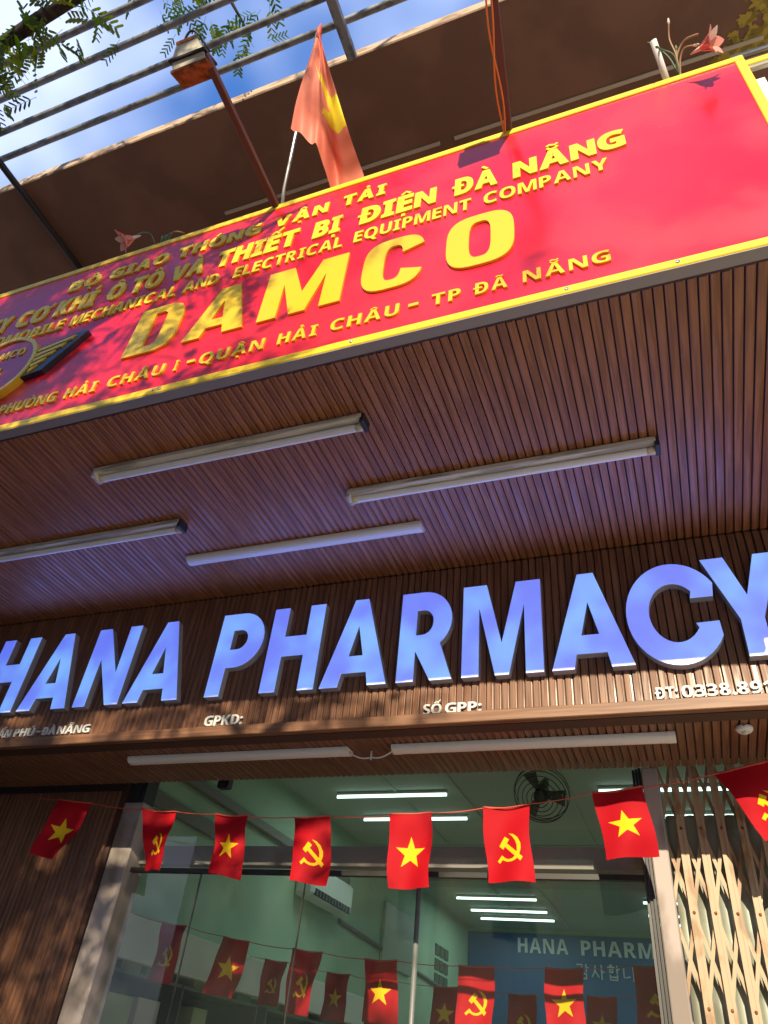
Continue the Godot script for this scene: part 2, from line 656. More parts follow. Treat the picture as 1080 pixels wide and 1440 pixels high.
# ---------------------------------------------------------------- slats
func slat_mesh(w: float, t: float, length: float) -> ArrayMesh:
	# lies along z from 0 to -length, its face downwards (-y), its back at y = 0
	var st := mb()
	var c := .0016
	var prof := [Vector2(-w / 2, 0), Vector2(-w / 2, -t + c), Vector2(-w / 2 + c, -t), Vector2(w / 2 - c - .0055, -t), Vector2(w / 2 - .0055, -t + c), Vector2(w / 2 - .0052, -t * .7), Vector2(w / 2, -t * .66), Vector2(w / 2, 0)]
	var n := prof.size()
	for i in n - 1:
		var a: Vector2 = prof[i]
		var b: Vector2 = prof[i + 1]
		quad(st, Vector3(a.x, a.y, 0), Vector3(b.x, b.y, 0), Vector3(b.x, b.y, -length), Vector3(a.x, a.y, -length))
	for i in range(1, n - 1):
		for e in 2:
			var z := 0.0 if e == 0 else -length
			var a := Vector3(prof[0].x, prof[0].y, z)
			var b := Vector3(prof[i].x, prof[i].y, z)
			var c2 := Vector3(prof[i + 1].x, prof[i + 1].y, z)
			if e == 0:
				tri(st, a, c2, b)
			else:
				tri(st, a, b, c2)
	return fin(st)

func slats(parent: Node, x0: float, x1: float, pitch: float, mesh: ArrayMesh, y: float, z: float, basis: Basis, dir: String, jitter := .0) -> void:
	var n := int((x1 - x0) / pitch)
	for i in n:
		var tone: int = [0, 0, 1, 1, 2][rng.randi() % 5]
		put("slat", mesh, M["wood_%s_%d" % [dir, tone]], parent, Vector3(x0 + (i + .5) * pitch, y + rng.randf_range(-1, 1) * .0008, z + rng.randf_range(-1, 1) * jitter), basis)

# ---------------------------------------------------------------- building
func building() -> void:
	var b := thing("shop_building", "shophouse front clad in reddish brown wood slats around a glass shopfront", "building")
	var p := 0.0325
	# canopy ceiling
	var st := mb()
	box(st, Vector3(-4.779, 3.604, -2.80), Vector3(1.6, 3.66, -1.44))
	var sof := part("canopy_ceiling", st, M.groove, b)
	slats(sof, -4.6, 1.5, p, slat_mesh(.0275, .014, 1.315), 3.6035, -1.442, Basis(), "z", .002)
	st = mb()
	box(st, Vector3(-4.779, 3.59, -1.441), Vector3(1.6, 3.9, -1.4005))
	part("front_beam", st, M.groove, b)
	st = mb()
	box(st, Vector3(-4.779, 3.66, -2.80), Vector3(1.6, 3.74, -1.4415))
	part("canopy_roof", st, M.slab_paint, b)
	# upright fascia behind the lit letters
	st = mb()
	box(st, Vector3(-4.779, 2.80, -2.85), Vector3(1.6, 3.603, -2.775))
	var fas := part("fascia", st, M.groove, b)
	var up := Basis(Vector3(1, 0, 0), Vector3(0, 0, -1), Vector3(0, 1, 0))   # slat along z turns upright, its face to the street
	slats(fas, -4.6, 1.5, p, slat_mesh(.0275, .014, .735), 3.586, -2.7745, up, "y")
	st = mb()
	cbox(st, Vector3(-4.779, 2.802, -2.7745), Vector3(1.6, 2.85, -2.738), .003)
	part("trim_board", st, M.wood_trim, b)
	# lower ceiling
	st = mb()
	box(st, Vector3(-4.779, 2.8165, -3.275), Vector3(1.6, 2.86, -2.852))
	var low := part("entrance_ceiling", st, M.groove, b)
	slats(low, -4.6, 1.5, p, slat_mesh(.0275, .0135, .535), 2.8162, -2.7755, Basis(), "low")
	# wall above the shopfront and upper storey
	st = mb()
	box(st, Vector3(-4.779, 2.99, -3.60), Vector3(1.6, 3.6, -3.40))
	box(st, Vector3(-4.779, 3.75, -3.60), Vector3(1.6, 6.37, -2.90))
	part("upper_wall", st, M.slab_paint, b)
	# slat wall left of the glass
	st = mb()
	box(st, Vector3(-6.2, 0, -3.60), Vector3(-3.002, 2.988, -3.462))
	var lw := part("side_wall", st, M.groove, b)
	slats(lw, -4.75, -3.01, p, slat_mesh(.0275, .014, 2.8), 2.81, -3.4615, up, "y")
	# unseen wall added to darken the left end of the canopy
	st = mb()
	box(st, Vector3(-4.95, 0, -3.455), Vector3(-4.78, 3.60, -1.40))
	part("added_side_wall", st, M.groove, b)
	# posts
	st = mb()
	cbox(st, Vector3(-3.0, 0, -3.62), Vector3(-2.862, 2.752, -3.47), .006)
	part("post", st, M.plaster, b)
	st = mb()
	for k in 3:
		box(st, Vector3(-2.99 + k * .042, 2.7525, -3.58), Vector3(-2.965 + k * .042, 2.985, -3.48))
	part("post_top", st, M.dark_metal, b)
	st = mb()
	cbox(st, Vector3(-.158, 0, -3.62), Vector3(-.088, 2.86, -3.47), .005)
	part("post", st, M.plaster, b)
	# glass shopfront
	st = mb()
	quad(st, Vector3(-2.862, 2.42, -3.53), Vector3(-.20, 2.42, -3.53), Vector3(-.20, 2.988, -3.53), Vector3(-2.862, 2.988, -3.53))
	part("pane", st, M.glass, b)
	var xs := [-2.862, -2.412, -1.80, -1.218, -.20]
	for k in 4:
		st = mb()
		quad(st, Vector3(xs[k] + .002, .05, -3.53), Vector3(xs[k + 1] - .002, .05, -3.53), Vector3(xs[k + 1] - .002, 2.398, -3.53), Vector3(xs[k] + .002, 2.398, -3.53))
		part("pane", st, M.glass, b)
	st = mb()
	box(st, Vector3(-2.862, 2.398, -3.545), Vector3(-.20, 2.42, -3.515))
	part("transom", st, M.black, b)
	st = mb()
	box(st, Vector3(-2.862, 2.452, -3.64), Vector3(-.20, 2.545, -3.57))
	part("header_beam", st, M.beam_grey, b)
	for k in [1, 2]:
		st = mb()
		box(st, Vector3(xs[k] - .0019, .05, -3.536), Vector3(xs[k] + .0019, 2.398, -3.524))
		part("glass_joint", st, M.alu_dark, b)
	st = mb(true)
	tube(st, [Vector3(xs[3], .0, -3.56), Vector3(xs[3], 2.43, -3.56)], .012, 12)
	part("mullion", st, M.alu_grey, b)
	for k in 3:
		st = mb()
		box(st, Vector3(-.20 + k * .014, 0, -3.56 + k * .012), Vector3(-.189 + k * .014, 2.86, -3.50 + k * .012))
		part("door_track", st, [M.alu_dark, M.dark_metal, M.black][k], b)
	# upper slab over the sign
	st = mb()
	box(st, Vector3(-7.5, 6.37, -2.9), Vector3(2.2, 6.375, -1.352))
	var under := part("slab_underside", st, M.slab_paint, b)
	st = mb()
	cbox(st, Vector3(-7.5, 6.376, -2.9), Vector3(2.2, 6.475, -1.345), .006)
	part("slab", st, M.slab_edge, b)
	# metal strips screwed under the slab
	for s in [[-2.43, -2.085], [-2.01, -1.60], [-1.385, -.83], [-.735, 1.05]]:
		st = mb()
		cbox(st, Vector3(s[0], 6.356, -1.992), Vector3(s[1], 6.3695, -1.968), .003)
		part("strip", st, M.strip_paint, b)
	# old ochre paint left along the right end of the underside
	var r2 := RandomNumberGenerator.new()
	r2.seed = 21
	for c in [[.93, -2.02, .10], [1.05, -1.98, .09], [.97, -1.86, .05], [1.04, -1.80, .06], [1.10, -1.88, .07], [.86, -2.05, .06], [1.16, -2.05, .12], [1.0, -1.93, .03], [.90, -1.92, .03], [1.07, -1.72, .04], [1.02, -1.70, .025], [.96, -1.76, .02], [1.12, -1.76, .05], [.80, -2.03, .03], [.88, -1.99, .025]]:
		var pl := PackedVector2Array()
		var yp := 6.3685 - r2.randf() * .0035
		for k in 26:
			var a := TAU * k / 26
			var rr: float = c[2] * r2.randf_range(.45, 1.15)
			pl.append(Vector2(c[0] + cos(a) * rr * 1.2, c[1] + sin(a) * rr))
		st = mb()
		var idx := Geometry2D.triangulate_polygon(pl)
		for k in range(0, idx.size(), 3):
			tri(st, Vector3(pl[idx[k]].x, yp, pl[idx[k]].y), Vector3(pl[idx[k + 1]].x, yp, pl[idx[k + 1]].y), Vector3(pl[idx[k + 2]].x, yp, pl[idx[k + 2]].y))
		part("paint_patch", st, M.old_paint, under)

# ---------------------------------------------------------------- red sign
func company_sign() -> void:
	var s := thing("company_sign", "long red signboard with raised yellow letters above the wooden canopy", "sign")
	var zf := -1.362
	var st := mb()
	box(st, Vector3(-5.0, 3.58, zf - .036), Vector3(.60, 4.745, zf))
	part("panel", st, M.sign_red, s)
	# yellow frame, four mitred angles proud of the panel
	st = mb()
	cbox(st, Vector3(-5.03, 3.55, zf - .037), Vector3(.628, 3.586, zf + .006), .003)
	part("frame", st, M.sign_yellow, s)
	st = mb()
	cbox(st, Vector3(-5.03, 4.738, zf - .037), Vector3(.628, 4.776, zf + .006), .003)
	part("frame", st, M.sign_yellow, s)
	st = mb()
	cbox(st, Vector3(.595, 3.587, zf - .037), Vector3(.628, 4.737, zf + .006), .003)
	part("frame", st, M.sign_yellow, s)
	st = mb()
	cbox(st, Vector3(-5.03, 3.587, zf - .037), Vector3(-4.995, 4.737, zf + .006), .003)
	part("frame", st, M.sign_yellow, s)
	st = mb()
	box(st, Vector3(-5.03, 3.552, zf - .0395), Vector3(.628, 4.774, zf - .0372))
	box(st, Vector3(-5.028, 3.546, zf - .039), Vector3(.626, 3.5498, zf + .002))
	part("back_tray", st, M.sign_return, s)
	# screws on the lower frame
	for x in [-2.24, -1.63, -1.60, -.82, -.10, .22]:
		st = mb(true)
		tube(st, [Vector3(x, 3.568, zf + .005), Vector3(x, 3.568, zf + .009)], .007, 8)
		part("screw", st, M.steel, s)
	# lettering, word by word: text, left, right
	var d := .008
	var z := zf + d
	var lines := [
		[4.553, .088, .10, [["BỘ", -2.498, -2.305], ["GIAO", -2.246, -1.905], ["THÔNG", -1.850, -1.402], ["VẬN", -1.330, -1.064], ["TẢI", -.995, -.796]]],
		[4.350, .130, .05, [["CÔNG", -3.38, -2.98], ["TY", -2.93, -2.795], ["CƠ", -2.745, -2.552], ["KHÍ", -2.498, -2.258], ["Ô", -2.185, -2.092], ["TÔ", -2.050, -1.876], ["VÀ", -1.825, -1.648], ["THIẾT", -1.585, -1.180], ["BỊ", -1.106, -.978], ["ĐIỆN", -.890, -.562], ["ĐÀ", -.485, -.313], ["NẴNG", -.253, .163]]],
		[4.221, .077, .10, [["AUTOMOBILE", -3.02, -2.379], ["MECHANICAL", -2.338, -1.752], ["AND", -1.713, -1.534], ["ELECTRICAL", -1.456, -.950], ["EQUIPMENT", -.899, -.416], ["COMPANY", -.366, .088]]],
		[3.658, .061, .14, [["PHƯỜNG", -2.46, -2.153], ["HẢI", -2.106, -1.946], ["CHÂU", -1.891, -1.622], ["I", -1.574, -1.560], ["QUẬN", -1.461, -1.183], ["HẢI", -1.126, -.968], ["CHÂU", -.915, -.658], ["TP", -.541, -.440], ["ĐÃ", -.390, -.283], ["NẴNG", -.232, .041]]],
	]
	for l in lines:
		for w in l[3]:
			st = mb()
			word(st, w[0], w[1], w[2], l[0], l[1], z, d, l[2], l[0] > 4.3)
			text_part("lettering", st, M.gold if l[1] < .1 and l[0] < 4 else M.sign_yellow, s)
	for x in [-1.518, -.624]:
		st = mb()
		box(st, Vector3(x, 3.684, zf + .0005), Vector3(x + .036, 3.699, z))
		part("lettering", st, M.gold, s)
	# the five tall gold letters
	var y0 := 3.832
	var y1 := 4.150
	var big := []
	big.append([poly([-1.882, y0, -1.882, y1, -1.72, y1, -1.672, y1 - .022, -1.650, y1 - .065, -1.645, y1 - .10, -1.645, y0 + .10, -1.652, y0 + .06, -1.675, y0 + .02, -1.72, y0]), [poly([-1.797, y0 + .045, -1.797, y1 - .045, -1.752, y1 - .045, -1.735, y1 - .062, -1.731, y1 - .085, -1.731, y0 + .085, -1.735, y0 + .062, -1.752, y0 + .045])]])
	big.append([poly([-1.590, y0, -1.482, y1, -1.393, y1, -1.312, y0, -1.403, y0, -1.415, y0 + .055, -1.492, y0 + .055, -1.508, y0]), [poly([-1.479, y0 + .105, -1.426, y0 + .105, -1.446, y0 + .225])]])
	big.append([poly([-1.250, y0, -1.253, y1, -1.140, y1, -1.078, y0 + .13, -1.016, y1, -.903, y1, -.902, y0, -.987, y0, -.987, y0 + .215, -1.045, y0, -1.112, y0, -1.170, y0 + .215, -1.168, y0]), []])
	var c := arc(Vector2(-.707, 3.99), .12, .163, 30, 330, 26)
	var ci := arc(Vector2(-.707, 3.99), .036, .115, 325, 35, 22)
	c.append(Vector2(-.588, y0 + .125))
	c.append(Vector2(-.673, y0 + .125))
	c.append_array(ci)
	c.append(Vector2(-.673, y1 - .125))
	c.append(Vector2(-.588, y1 - .125))
	big.append([squarish(Vector2(-.707, 3.99), .122, .163, true), []])
	big.append([squarish(Vector2(-.378, 3.99), .124, .163, false), [squarish(Vector2(-.378, 3.99), .040, .115, false)]])
	for g in big:
		st = mb()
		extrude(st, g[0], g[1], zf + .0005, zf + .010)
		part("lettering", st, M.gold, s)
	emblem(s, zf)

func squarish(c: Vector2, rx: float, ry: float, open: bool) -> PackedVector2Array:
	var p := PackedVector2Array()
	if not open:
		for i in 40:
			var a := TAU * i / 40
			p.append(c + Vector2(signf(cos(a)) * pow(absf(cos(a)), .62) * rx, signf(sin(a)) * pow(absf(sin(a)), .62) * ry))
		return p
	# a heavy C: outer curve round the left, inner curve back
	for i in 31:
		var a := deg_to_rad(lerpf(20, 340, i / 30.0))
		p.append(c + Vector2(signf(cos(a)) * pow(absf(cos(a)), .62) * rx, signf(sin(a)) * pow(absf(sin(a)), .62) * ry))
	for i in 25:
		var a := deg_to_rad(lerpf(342, 18, i / 24.0))
		p.append(c + Vector2(signf(cos(a)) * pow(absf(cos(a)), .62) * .036, signf(sin(a)) * pow(absf(sin(a)), .62) * .112))
	return p

func emblem(s: Node3D, zf: float) -> void:
	var c := Vector2(-2.625, 3.972)
	var e := Node3D.new()
	e.name = "emblem"
	s.add_child(e)
	var st := mb()
	extrude(st, arc(c, .226, .226, 0, 351, 39), [arc(c, .206, .206, 0, 351, 39)], zf + .0005, zf + .034)
	part("ring", st, M.gold, e)
	st = mb()
	extrude(st, arc(c, .2055, .2055, 0, 351, 39), [], zf + .0005, zf + .026)
	part("disc", st, M.enamel_red, e)
	# toothed wheel and name in the disc
	st = mb()
	var gear := PackedVector2Array()
	for k in 48:
		var a := TAU * k / 48
		var r := .086 if (k / 2) % 2 == 0 else .070
		gear.append(c + Vector2(-.03, -.045) + Vector2(cos(a), sin(a)) * r)
	extrude(st, gear, [arc(c + Vector2(-.03, -.045), .045, .045, 0, 330, 11)], zf + .0262, zf + .031)
	part("gear", st, M.gold, e)
	st = mb()
	word(st, "DAMCO", c.x - .12, c.x + .13, c.y + .075, .05, zf + .031, .0045, .1)
	text_part("lettering", st, M.gold, e)
	for m in [1.0, -1.0]:
		var f := func(a: Array) -> PackedVector2Array:
			var o := PackedVector2Array()
			for i in range(0, a.size(), 2):
				o.append(Vector2(c.x + (a[i] - c.x) * m, a[i + 1]))
			return o
		st = mb()
		extrude(st, f.call([-2.412, 4.062, -2.165, 4.112, -2.150, 4.098, -2.315, 3.885, -2.425, 3.868]), [], zf + .0005, zf + .026)
		part("wing", st, M.wing_dark, e)
		for k in 5:
			var yt := 4.052 - k * .035
			var xr: float = [-2.205, -2.245, -2.285, -2.318, -2.35][k]
			st = mb()
			extrude(st, f.call([-2.398 + .003 * k, yt - .008, xr, yt + .028 - .004 * k, xr - .018, yt + .008 - .004 * k, -2.398 + .003 * k, yt - .028]), [], zf + .0262, zf + .033)
			part("stripe", st, M.gold, e)

# ---------------------------------------------------------------- tube lights under the canopy
func batten_old(label: String, x0: float, x1: float, z: float, y: float) -> void:
	var t := thing("tube_light", label, "light", "unlit tube lights under the canopy", Vector3((x0 + x1) / 2, y, z))
	var h := (x1 - x0) / 2
	var st := mb()
	cbox(st, Vector3(-h, -.024, -.002), Vector3(h, -.0005, .030), .003)
	part("housing", st, M.batten_old, t)
	st = mb(true)
	tube(st, [Vector3(-h + .03, -.026, -.020), Vector3(h - .03, -.026, -.020)], .0165, 14, false)
	part("tube", st, M.tube_glass, t)
	for s in [-1, 1]:
		st = mb(true)
		tube(st, [Vector3(s * (h - .035), -.026, -.020), Vector3(s * (h - .001), -.026, -.020)], .0182, 14)
		part("tube_cap", st, M.cap_cream, t)
		st = mb()
		cbox(st, Vector3(s * h - .006, -.046, -.036), Vector3(s * h + .012, -.001, .026), .003)
		part("socket", st, M.cap_black if s == 1 else M.batten_old, t)

func batten_flat(called: String, label: String, group: String, x0: float, x1: float, z: float, y: float, w := .066) -> void:
	var t := thing(called, label, "light", group, Vector3((x0 + x1) / 2, y, z))
	var h := (x1 - x0) / 2
	var prof := []
	for i in 9:
		var a := PI * i / 8
		prof.append(Vector2(-cos(a) * w / 2, -.008 - sin(a) * .022))
	prof.push_front(Vector2(-w / 2, -.0005))
	prof.append(Vector2(w / 2, -.0005))
	for seg in [["diffuser", -h + .035, h - .035, 1.0], ["end_cap", -h, -h + .0348, 1.03], ["end_cap", h - .0348, h, 1.03]]:
		var st := mb(false)
		var n := prof.size()
		for i in n - 1:
			var a: Vector2 = prof[i] * seg[3]
			var b: Vector2 = prof[i + 1] * seg[3]
			quad(st, Vector3(seg[1], a.y, -a.x), Vector3(seg[1], b.y, -b.x), Vector3(seg[2], b.y, -b.x), Vector3(seg[2], a.y, -a.x))
		for i in range(1, n - 1):
			for x in [seg[1], seg[2]]:
				tri(st, Vector3(x, prof[0].y * seg[3], -prof[0].x * seg[3]), Vector3(x, prof[i].y * seg[3], -prof[i].x * seg[3]), Vector3(x, prof[i + 1].y * seg[3], -prof[i + 1].x * seg[3]))
		part(seg[0], st, M.batten_white, t)

func canopy_lights() -> void:
	var y := 3.588
	batten_old("unlit tube light under the canopy, nearest the red sign", -2.175, -.918, -1.715, y)
	batten_old("unlit tube light with grimy housing, rightmost under the canopy", -1.140, .104, -2.115, y)
	batten_old("unlit tube light under the canopy that leaves the picture at the left", -3.245, -1.998, -2.118, y)
	batten_flat("tube_light", "smooth white tube light under the canopy, nearest the lit letters", "unlit tube lights under the canopy", -2.135, -.905, -2.40, y)

# ---------------------------------------------------------------- lit letters
func lit_letters() -> void:
	var s := thing("pharmacy_sign", "large backlit blue-white letters reading HANA PHARMACY on the slat fascia", "sign")
	var y0 := 2.990
	var y1 := 3.442
	var gl := []
	var H := func(x0: float, x1: float) -> Array:
		var w := .081
		return [poly([x0, y0, x0, y1, x0 + w, y1, x0 + w, 3.279, x1 - w, 3.279, x1 - w, y1, x1, y1, x1, y0, x1 - w, y0, x1 - w, 3.173, x0 + w, 3.173, x0 + w, y0]), []]
	var A := func(x0: float, x1: float) -> Array:
		var c := (x0 + x1) / 2
		return [poly([x0, y0, c - .034, y1, c + .034, y1, x1, y0, x1 - .089, y0, c + .061, 3.056, c - .061, 3.056, x0 + .089, y0]), [poly([c - .036, 3.140, c + .036, 3.140, c, 3.298])]]
	gl.append(H.call(-3.566, -3.296))
	gl.append(A.call(-3.252, -2.928))
	var x0 := -2.875
	var x1 := -2.592
	gl.append([poly([x0, y0, x0, y1, x0 + .078, y1, x1 - .076, 3.165, x1 - .076, y1, x1, y1, x1, y0, x1 - .078, y0, x0 + .076, 3.262, x0 + .076, y0]), []])
	gl.append(A.call(-2.557, -2.233))
	# P
	x0 = -2.076
	var bowl := arc(Vector2(-1.955, 3.290), .140, .152, -90, 90, 16)
	var o := poly([x0, y0, x0 + .079, y0, x0 + .079, 3.138])
	o.append_array(bowl)
	o.append(Vector2(x0, y1))
	gl.append([o, [hole_p(x0 + .080, -1.955, 3.236, 3.346)]])
	gl.append(H.call(-1.776, -1.496))
	gl.append(A.call(-1.465, -1.141))
	# R
	x0 = -1.094
	bowl = arc(Vector2(-.985, 3.290), .136, .152, -52, 90, 14)
	o = poly([x0, y0, x0 + .079, y0, x0 + .079, 3.138, -.940, y0, -.842, y0])
	o.append_array(bowl)
	o.append(Vector2(x0, y1))
	gl.append([o, [hole_p(x0 + .078, -.985, 3.216, 3.346)]])
	# M
	gl.append([poly([-.798, y0, -.798, y1, -.690, y1, -.6235, 3.140, -.557, y1, -.449, y1, -.449, y0, -.523, y0, -.523, 3.326, -.594, y0, -.653, y0, -.724, 3.326, -.724, y0]), []])
	gl.append(A.call(-.416, -.092))
	# C
	var c := Vector2(.082, 3.207)
	o = arc(c, .186, .232, 17, 343, 40)
	var tips := [o[o.size() - 1], o[0]]
	o = arc(c, .186, .232, 20, 338, 40)
	o.append(Vector2(.236, 3.148))
	o.append(Vector2(.154, 3.150))
	o.append_array(arc(c, .098, .134, 318, 37, 30))
	o.append(Vector2(.148, 3.266))
	o.append(Vector2(.232, 3.266))
	gl.append([c_letter(c), []])
	# Y
	gl.append([poly([.314, y0, .314, 3.150, .212, y1, .300, y1, .357, 3.254, .412, y1, .500, y1, .398, 3.150, .398, y0]), []])
	var zb := -2.759
	var zf := -2.722
	for g in gl:
		var l := Node3D.new()
		l.name = "letter"
		s.add_child(l, true)
		var st := mb()
		extrude(st, g[0], g[1], zf, zf + .003, true, true)
		part("lit_face", st, M.letter_face, l)
		st = mb()
		extrude(st, g[0], g[1], zb, zf, false, true)
		part("return", st, M.letter_return, l)
	for w in [[-2.90, 1.35], [-.79, 2.55]]:
		var a := AreaLight3D.new()
		a.name = "letter_light"
		a.area_size = Vector2(w[1], .45)
		a.light_color = Color(.45, .55, 1.0)
		a.light_energy = .2 * w[1]
		a.shadow_enabled = true
		add_child(a, true)
		a.transform = Transform3D(Basis(Vector3.UP, PI), Vector3(w[0], 3.216, zf + .02))

func c_letter(c: Vector2) -> PackedVector2Array:
	var o := arc(c, .186, .233, 23, 337, 40)
	o[0] = Vector2(.234, 3.266)
	o[o.size() - 1] = Vector2(.238, 3.152)
	o.append(Vector2(.154, 3.150))
	o.append_array(arc(c, .098, .136, 325, 42, 28))
	o.append(Vector2(.148, 3.266))
	return o

func hole_p(xl: float, xc: float, yb: float, yt: float) -> PackedVector2Array:
	var p := poly([xl, yt, xl, yb])
	p.append_array(arc(Vector2(xc, (yb + yt) / 2), .050, (yt - yb) / 2, -90, 90, 10))
	return p

func small_lettering() -> void:
	var z := -2.748
	for t in [["address_lettering", [["TRẦN", -3.42, -3.255], ["PHÚ", -3.233, -3.100], ["ĐÀ", -3.040, -2.958], ["NẴNG", -2.942, -2.736]], 2.862, .042, "small grey letters reading TRẦN PHÚ - ĐÀ NẴNG at the left of the fascia"],
			["licence_lettering", [["GPKD:", -2.057, -1.850]], 2.857, .049, "small white letters reading GPKD: below the letter P"],
			["permit_lettering", [["SỐ", -.969, -.888], ["GPP:", -.872, -.716]], 2.850, .044, "small white letters reading SỐ GPP: below the letter M"],
			["phone_lettering", [["ĐT:", -.034, .045], ["0338.891", .058, .365]], 2.856, .047, "white phone number letters ĐT: 0338.891 below the letters C and Y"]]:
		var st := mb()
		for w in t[1]:
			word(st, w[0], w[1], w[2], t[2], t[3], z, .010, .07)
		if t[0] == "address_lettering":
			var dash := mb()
			box(dash, Vector3(-3.082, 2.878, z - .010), Vector3(-3.060, 2.886, z))
			st.append_from(fin(dash), 0, Transform3D())
		var o := text_part(t[0], st, M.small_letter, self)
		o.set_meta("label", t[4])
		o.set_meta("category", "lettering")

# ---------------------------------------------------------------- lights over the entrance
func lower_lights() -> void:
	var y := 2.802
	batten_flat("tube_light", "unlit tube light over the entrance, left of the pair", "unlit tube lights over the entrance", -2.60, -1.385, -2.965, y, .072)
	batten_flat("tube_light", "unlit tube light over the entrance, right of the pair", "unlit tube lights over the entrance", -1.172, .012, -2.965, y, .072)
	var st := mb(true)
	var pts := []
	for i in 13:
		var u := i / 12.0
		pts.append(Vector3(lerpf(-1.387, -1.170, u), y - .018 - .022 * sin(PI * u) - .008 * absf(sin(TAU * u)), -2.958 - .012 * sin(PI * u)))
	tube(st, pts, .0035, 6)
	var t := thing("light_cable", "thin white cable tied between the two entrance tube lights", "cable")
	part("cable", st, M.cable_white, t)
	st = mb()
	box(st, Vector3(-1.282, y - .052, -2.972), Vector3(-1.277, y - .012, -2.966))
	part("cable_tie", st, M.cable_white, t)
	# round detector
	t = thing("smoke_detector", "round white smoke detector on the entrance ceiling at the right", "detector", "", Vector3(.258, y, -2.925))
	st = mb(true)
	tube(st, [Vector3(0, -.0005, 0), Vector3(0, -.010, 0), Vector3(0, -.018, 0)], [.032, .031, .024], 20)
	part("base", st, M.batten_white, t)
	st = mb(true)
	tube(st, [Vector3(0, -.0182, 0), Vector3(0, -.026, 0)], [.012, .009], 14)
	part("sensor", st, M.cable_white, t)
	# black sensor box above the glass
	t = thing("door_sensor", "small black door sensor box above the left glass panes", "sensor", "", Vector3(-2.335, 2.80, -3.44))
	st = mb()
	cbox(st, Vector3(-.036, 0.005, -.03), Vector3(.036, .062, .02), .006)
	part("casing", st, M.black, t)
	st = mb()
	box(st, Vector3(-.02, .014, .0202), Vector3(.02, .03, .022))
	part("lens", st, M.alu_dark, t)

# ---------------------------------------------------------------- folding gate
func gate() -> void:
	var g := thing("folding_gate", "cream folding lattice gate pulled to the right of the glass", "gate")
	var p := .0805
	var bar := mb()
	# an open channel: web and two lips
	for b in [[-.016, -.004, .004, .010], [-.0039, .0039, .004, .0075], [.004, .016, .004, .010], [-.016, -.0135, -.012, .0038], [.0135, .016, -.012, .0038]]:
		box(bar, Vector3(b[0], .06, b[2]), Vector3(b[1], 2.985, b[3]))
	var bm := fin(bar)
	var rv := mb(true)
	tube(rv, [Vector3(0, 0, .0102), Vector3(0, 0, .0145)], [.0065, .004], 8)
	var rivet := fin(rv)
	var dy := .3235
	var arm := mb()
	var a := Vector2(0, 0)
	var d := Vector2(p, dy)
	var nn := Vector2(-d.y, d.x).normalized() * .007
	extrude(arm, PackedVector2Array([-nn - d.normalized() * .012, d - nn + d.normalized() * .012, d + nn + d.normalized() * .012, nn - d.normalized() * .012]), [], -.0012, .0012)
	var am := fin(arm)
	var z := -3.505
	for i in 12:
		var x := -.0425 + i * p - .0615
		var o := put("bar", bm, M.gate_paint, g, Vector3(x, 0, z))
		for k in 8:
			put("rivet", rivet, M.rust, o, Vector3(0, 2.602 - dy * (k - 1), 0))
		if i == 11:
			continue
		for k in 9:
			var y := 2.602 - dy * (k - 0)
			if y < .1:
				continue
			for yy in ([y, y + dy] if k == 0 else [y]):
				if yy > 2.65:
					continue
				put("lattice_arm", am, M.gate_paint, g, Vector3(x, yy, z - .014))
				put("lattice_arm", am, M.gate_paint, g, Vector3(x + p, yy, z - .018), Basis.from_scale(Vector3(-1, 1, 1)))
	# corrugated sheet behind
	var t := thing("corrugated_panel", "grey green corrugated metal panel behind the folding gate", "panel")
	var st := mb(true)
	var n := 96
	for i in n:
		var x0 := -.085 + 1.35 * i / n
		var x1 := -.085 + 1.35 * (i + 1) / n
		var z0 := -3.60 + .011 * tanh(2.2 * sin(x0 * 78.0))
		var z1 := -3.60 + .011 * tanh(2.2 * sin(x1 * 78.0))
		quad(st, Vector3(x0, 0, z0), Vector3(x1, 0, z1), Vector3(x1, 2.685, z1), Vector3(x0, 2.685, z0))
	part("sheet", st, M.corrugated, t)
	st = mb()
	box(st, Vector3(-.085, 2.60, -3.64), Vector3(1.265, 2.64, -3.616))
	part("rail", st, M.dark_metal, t)

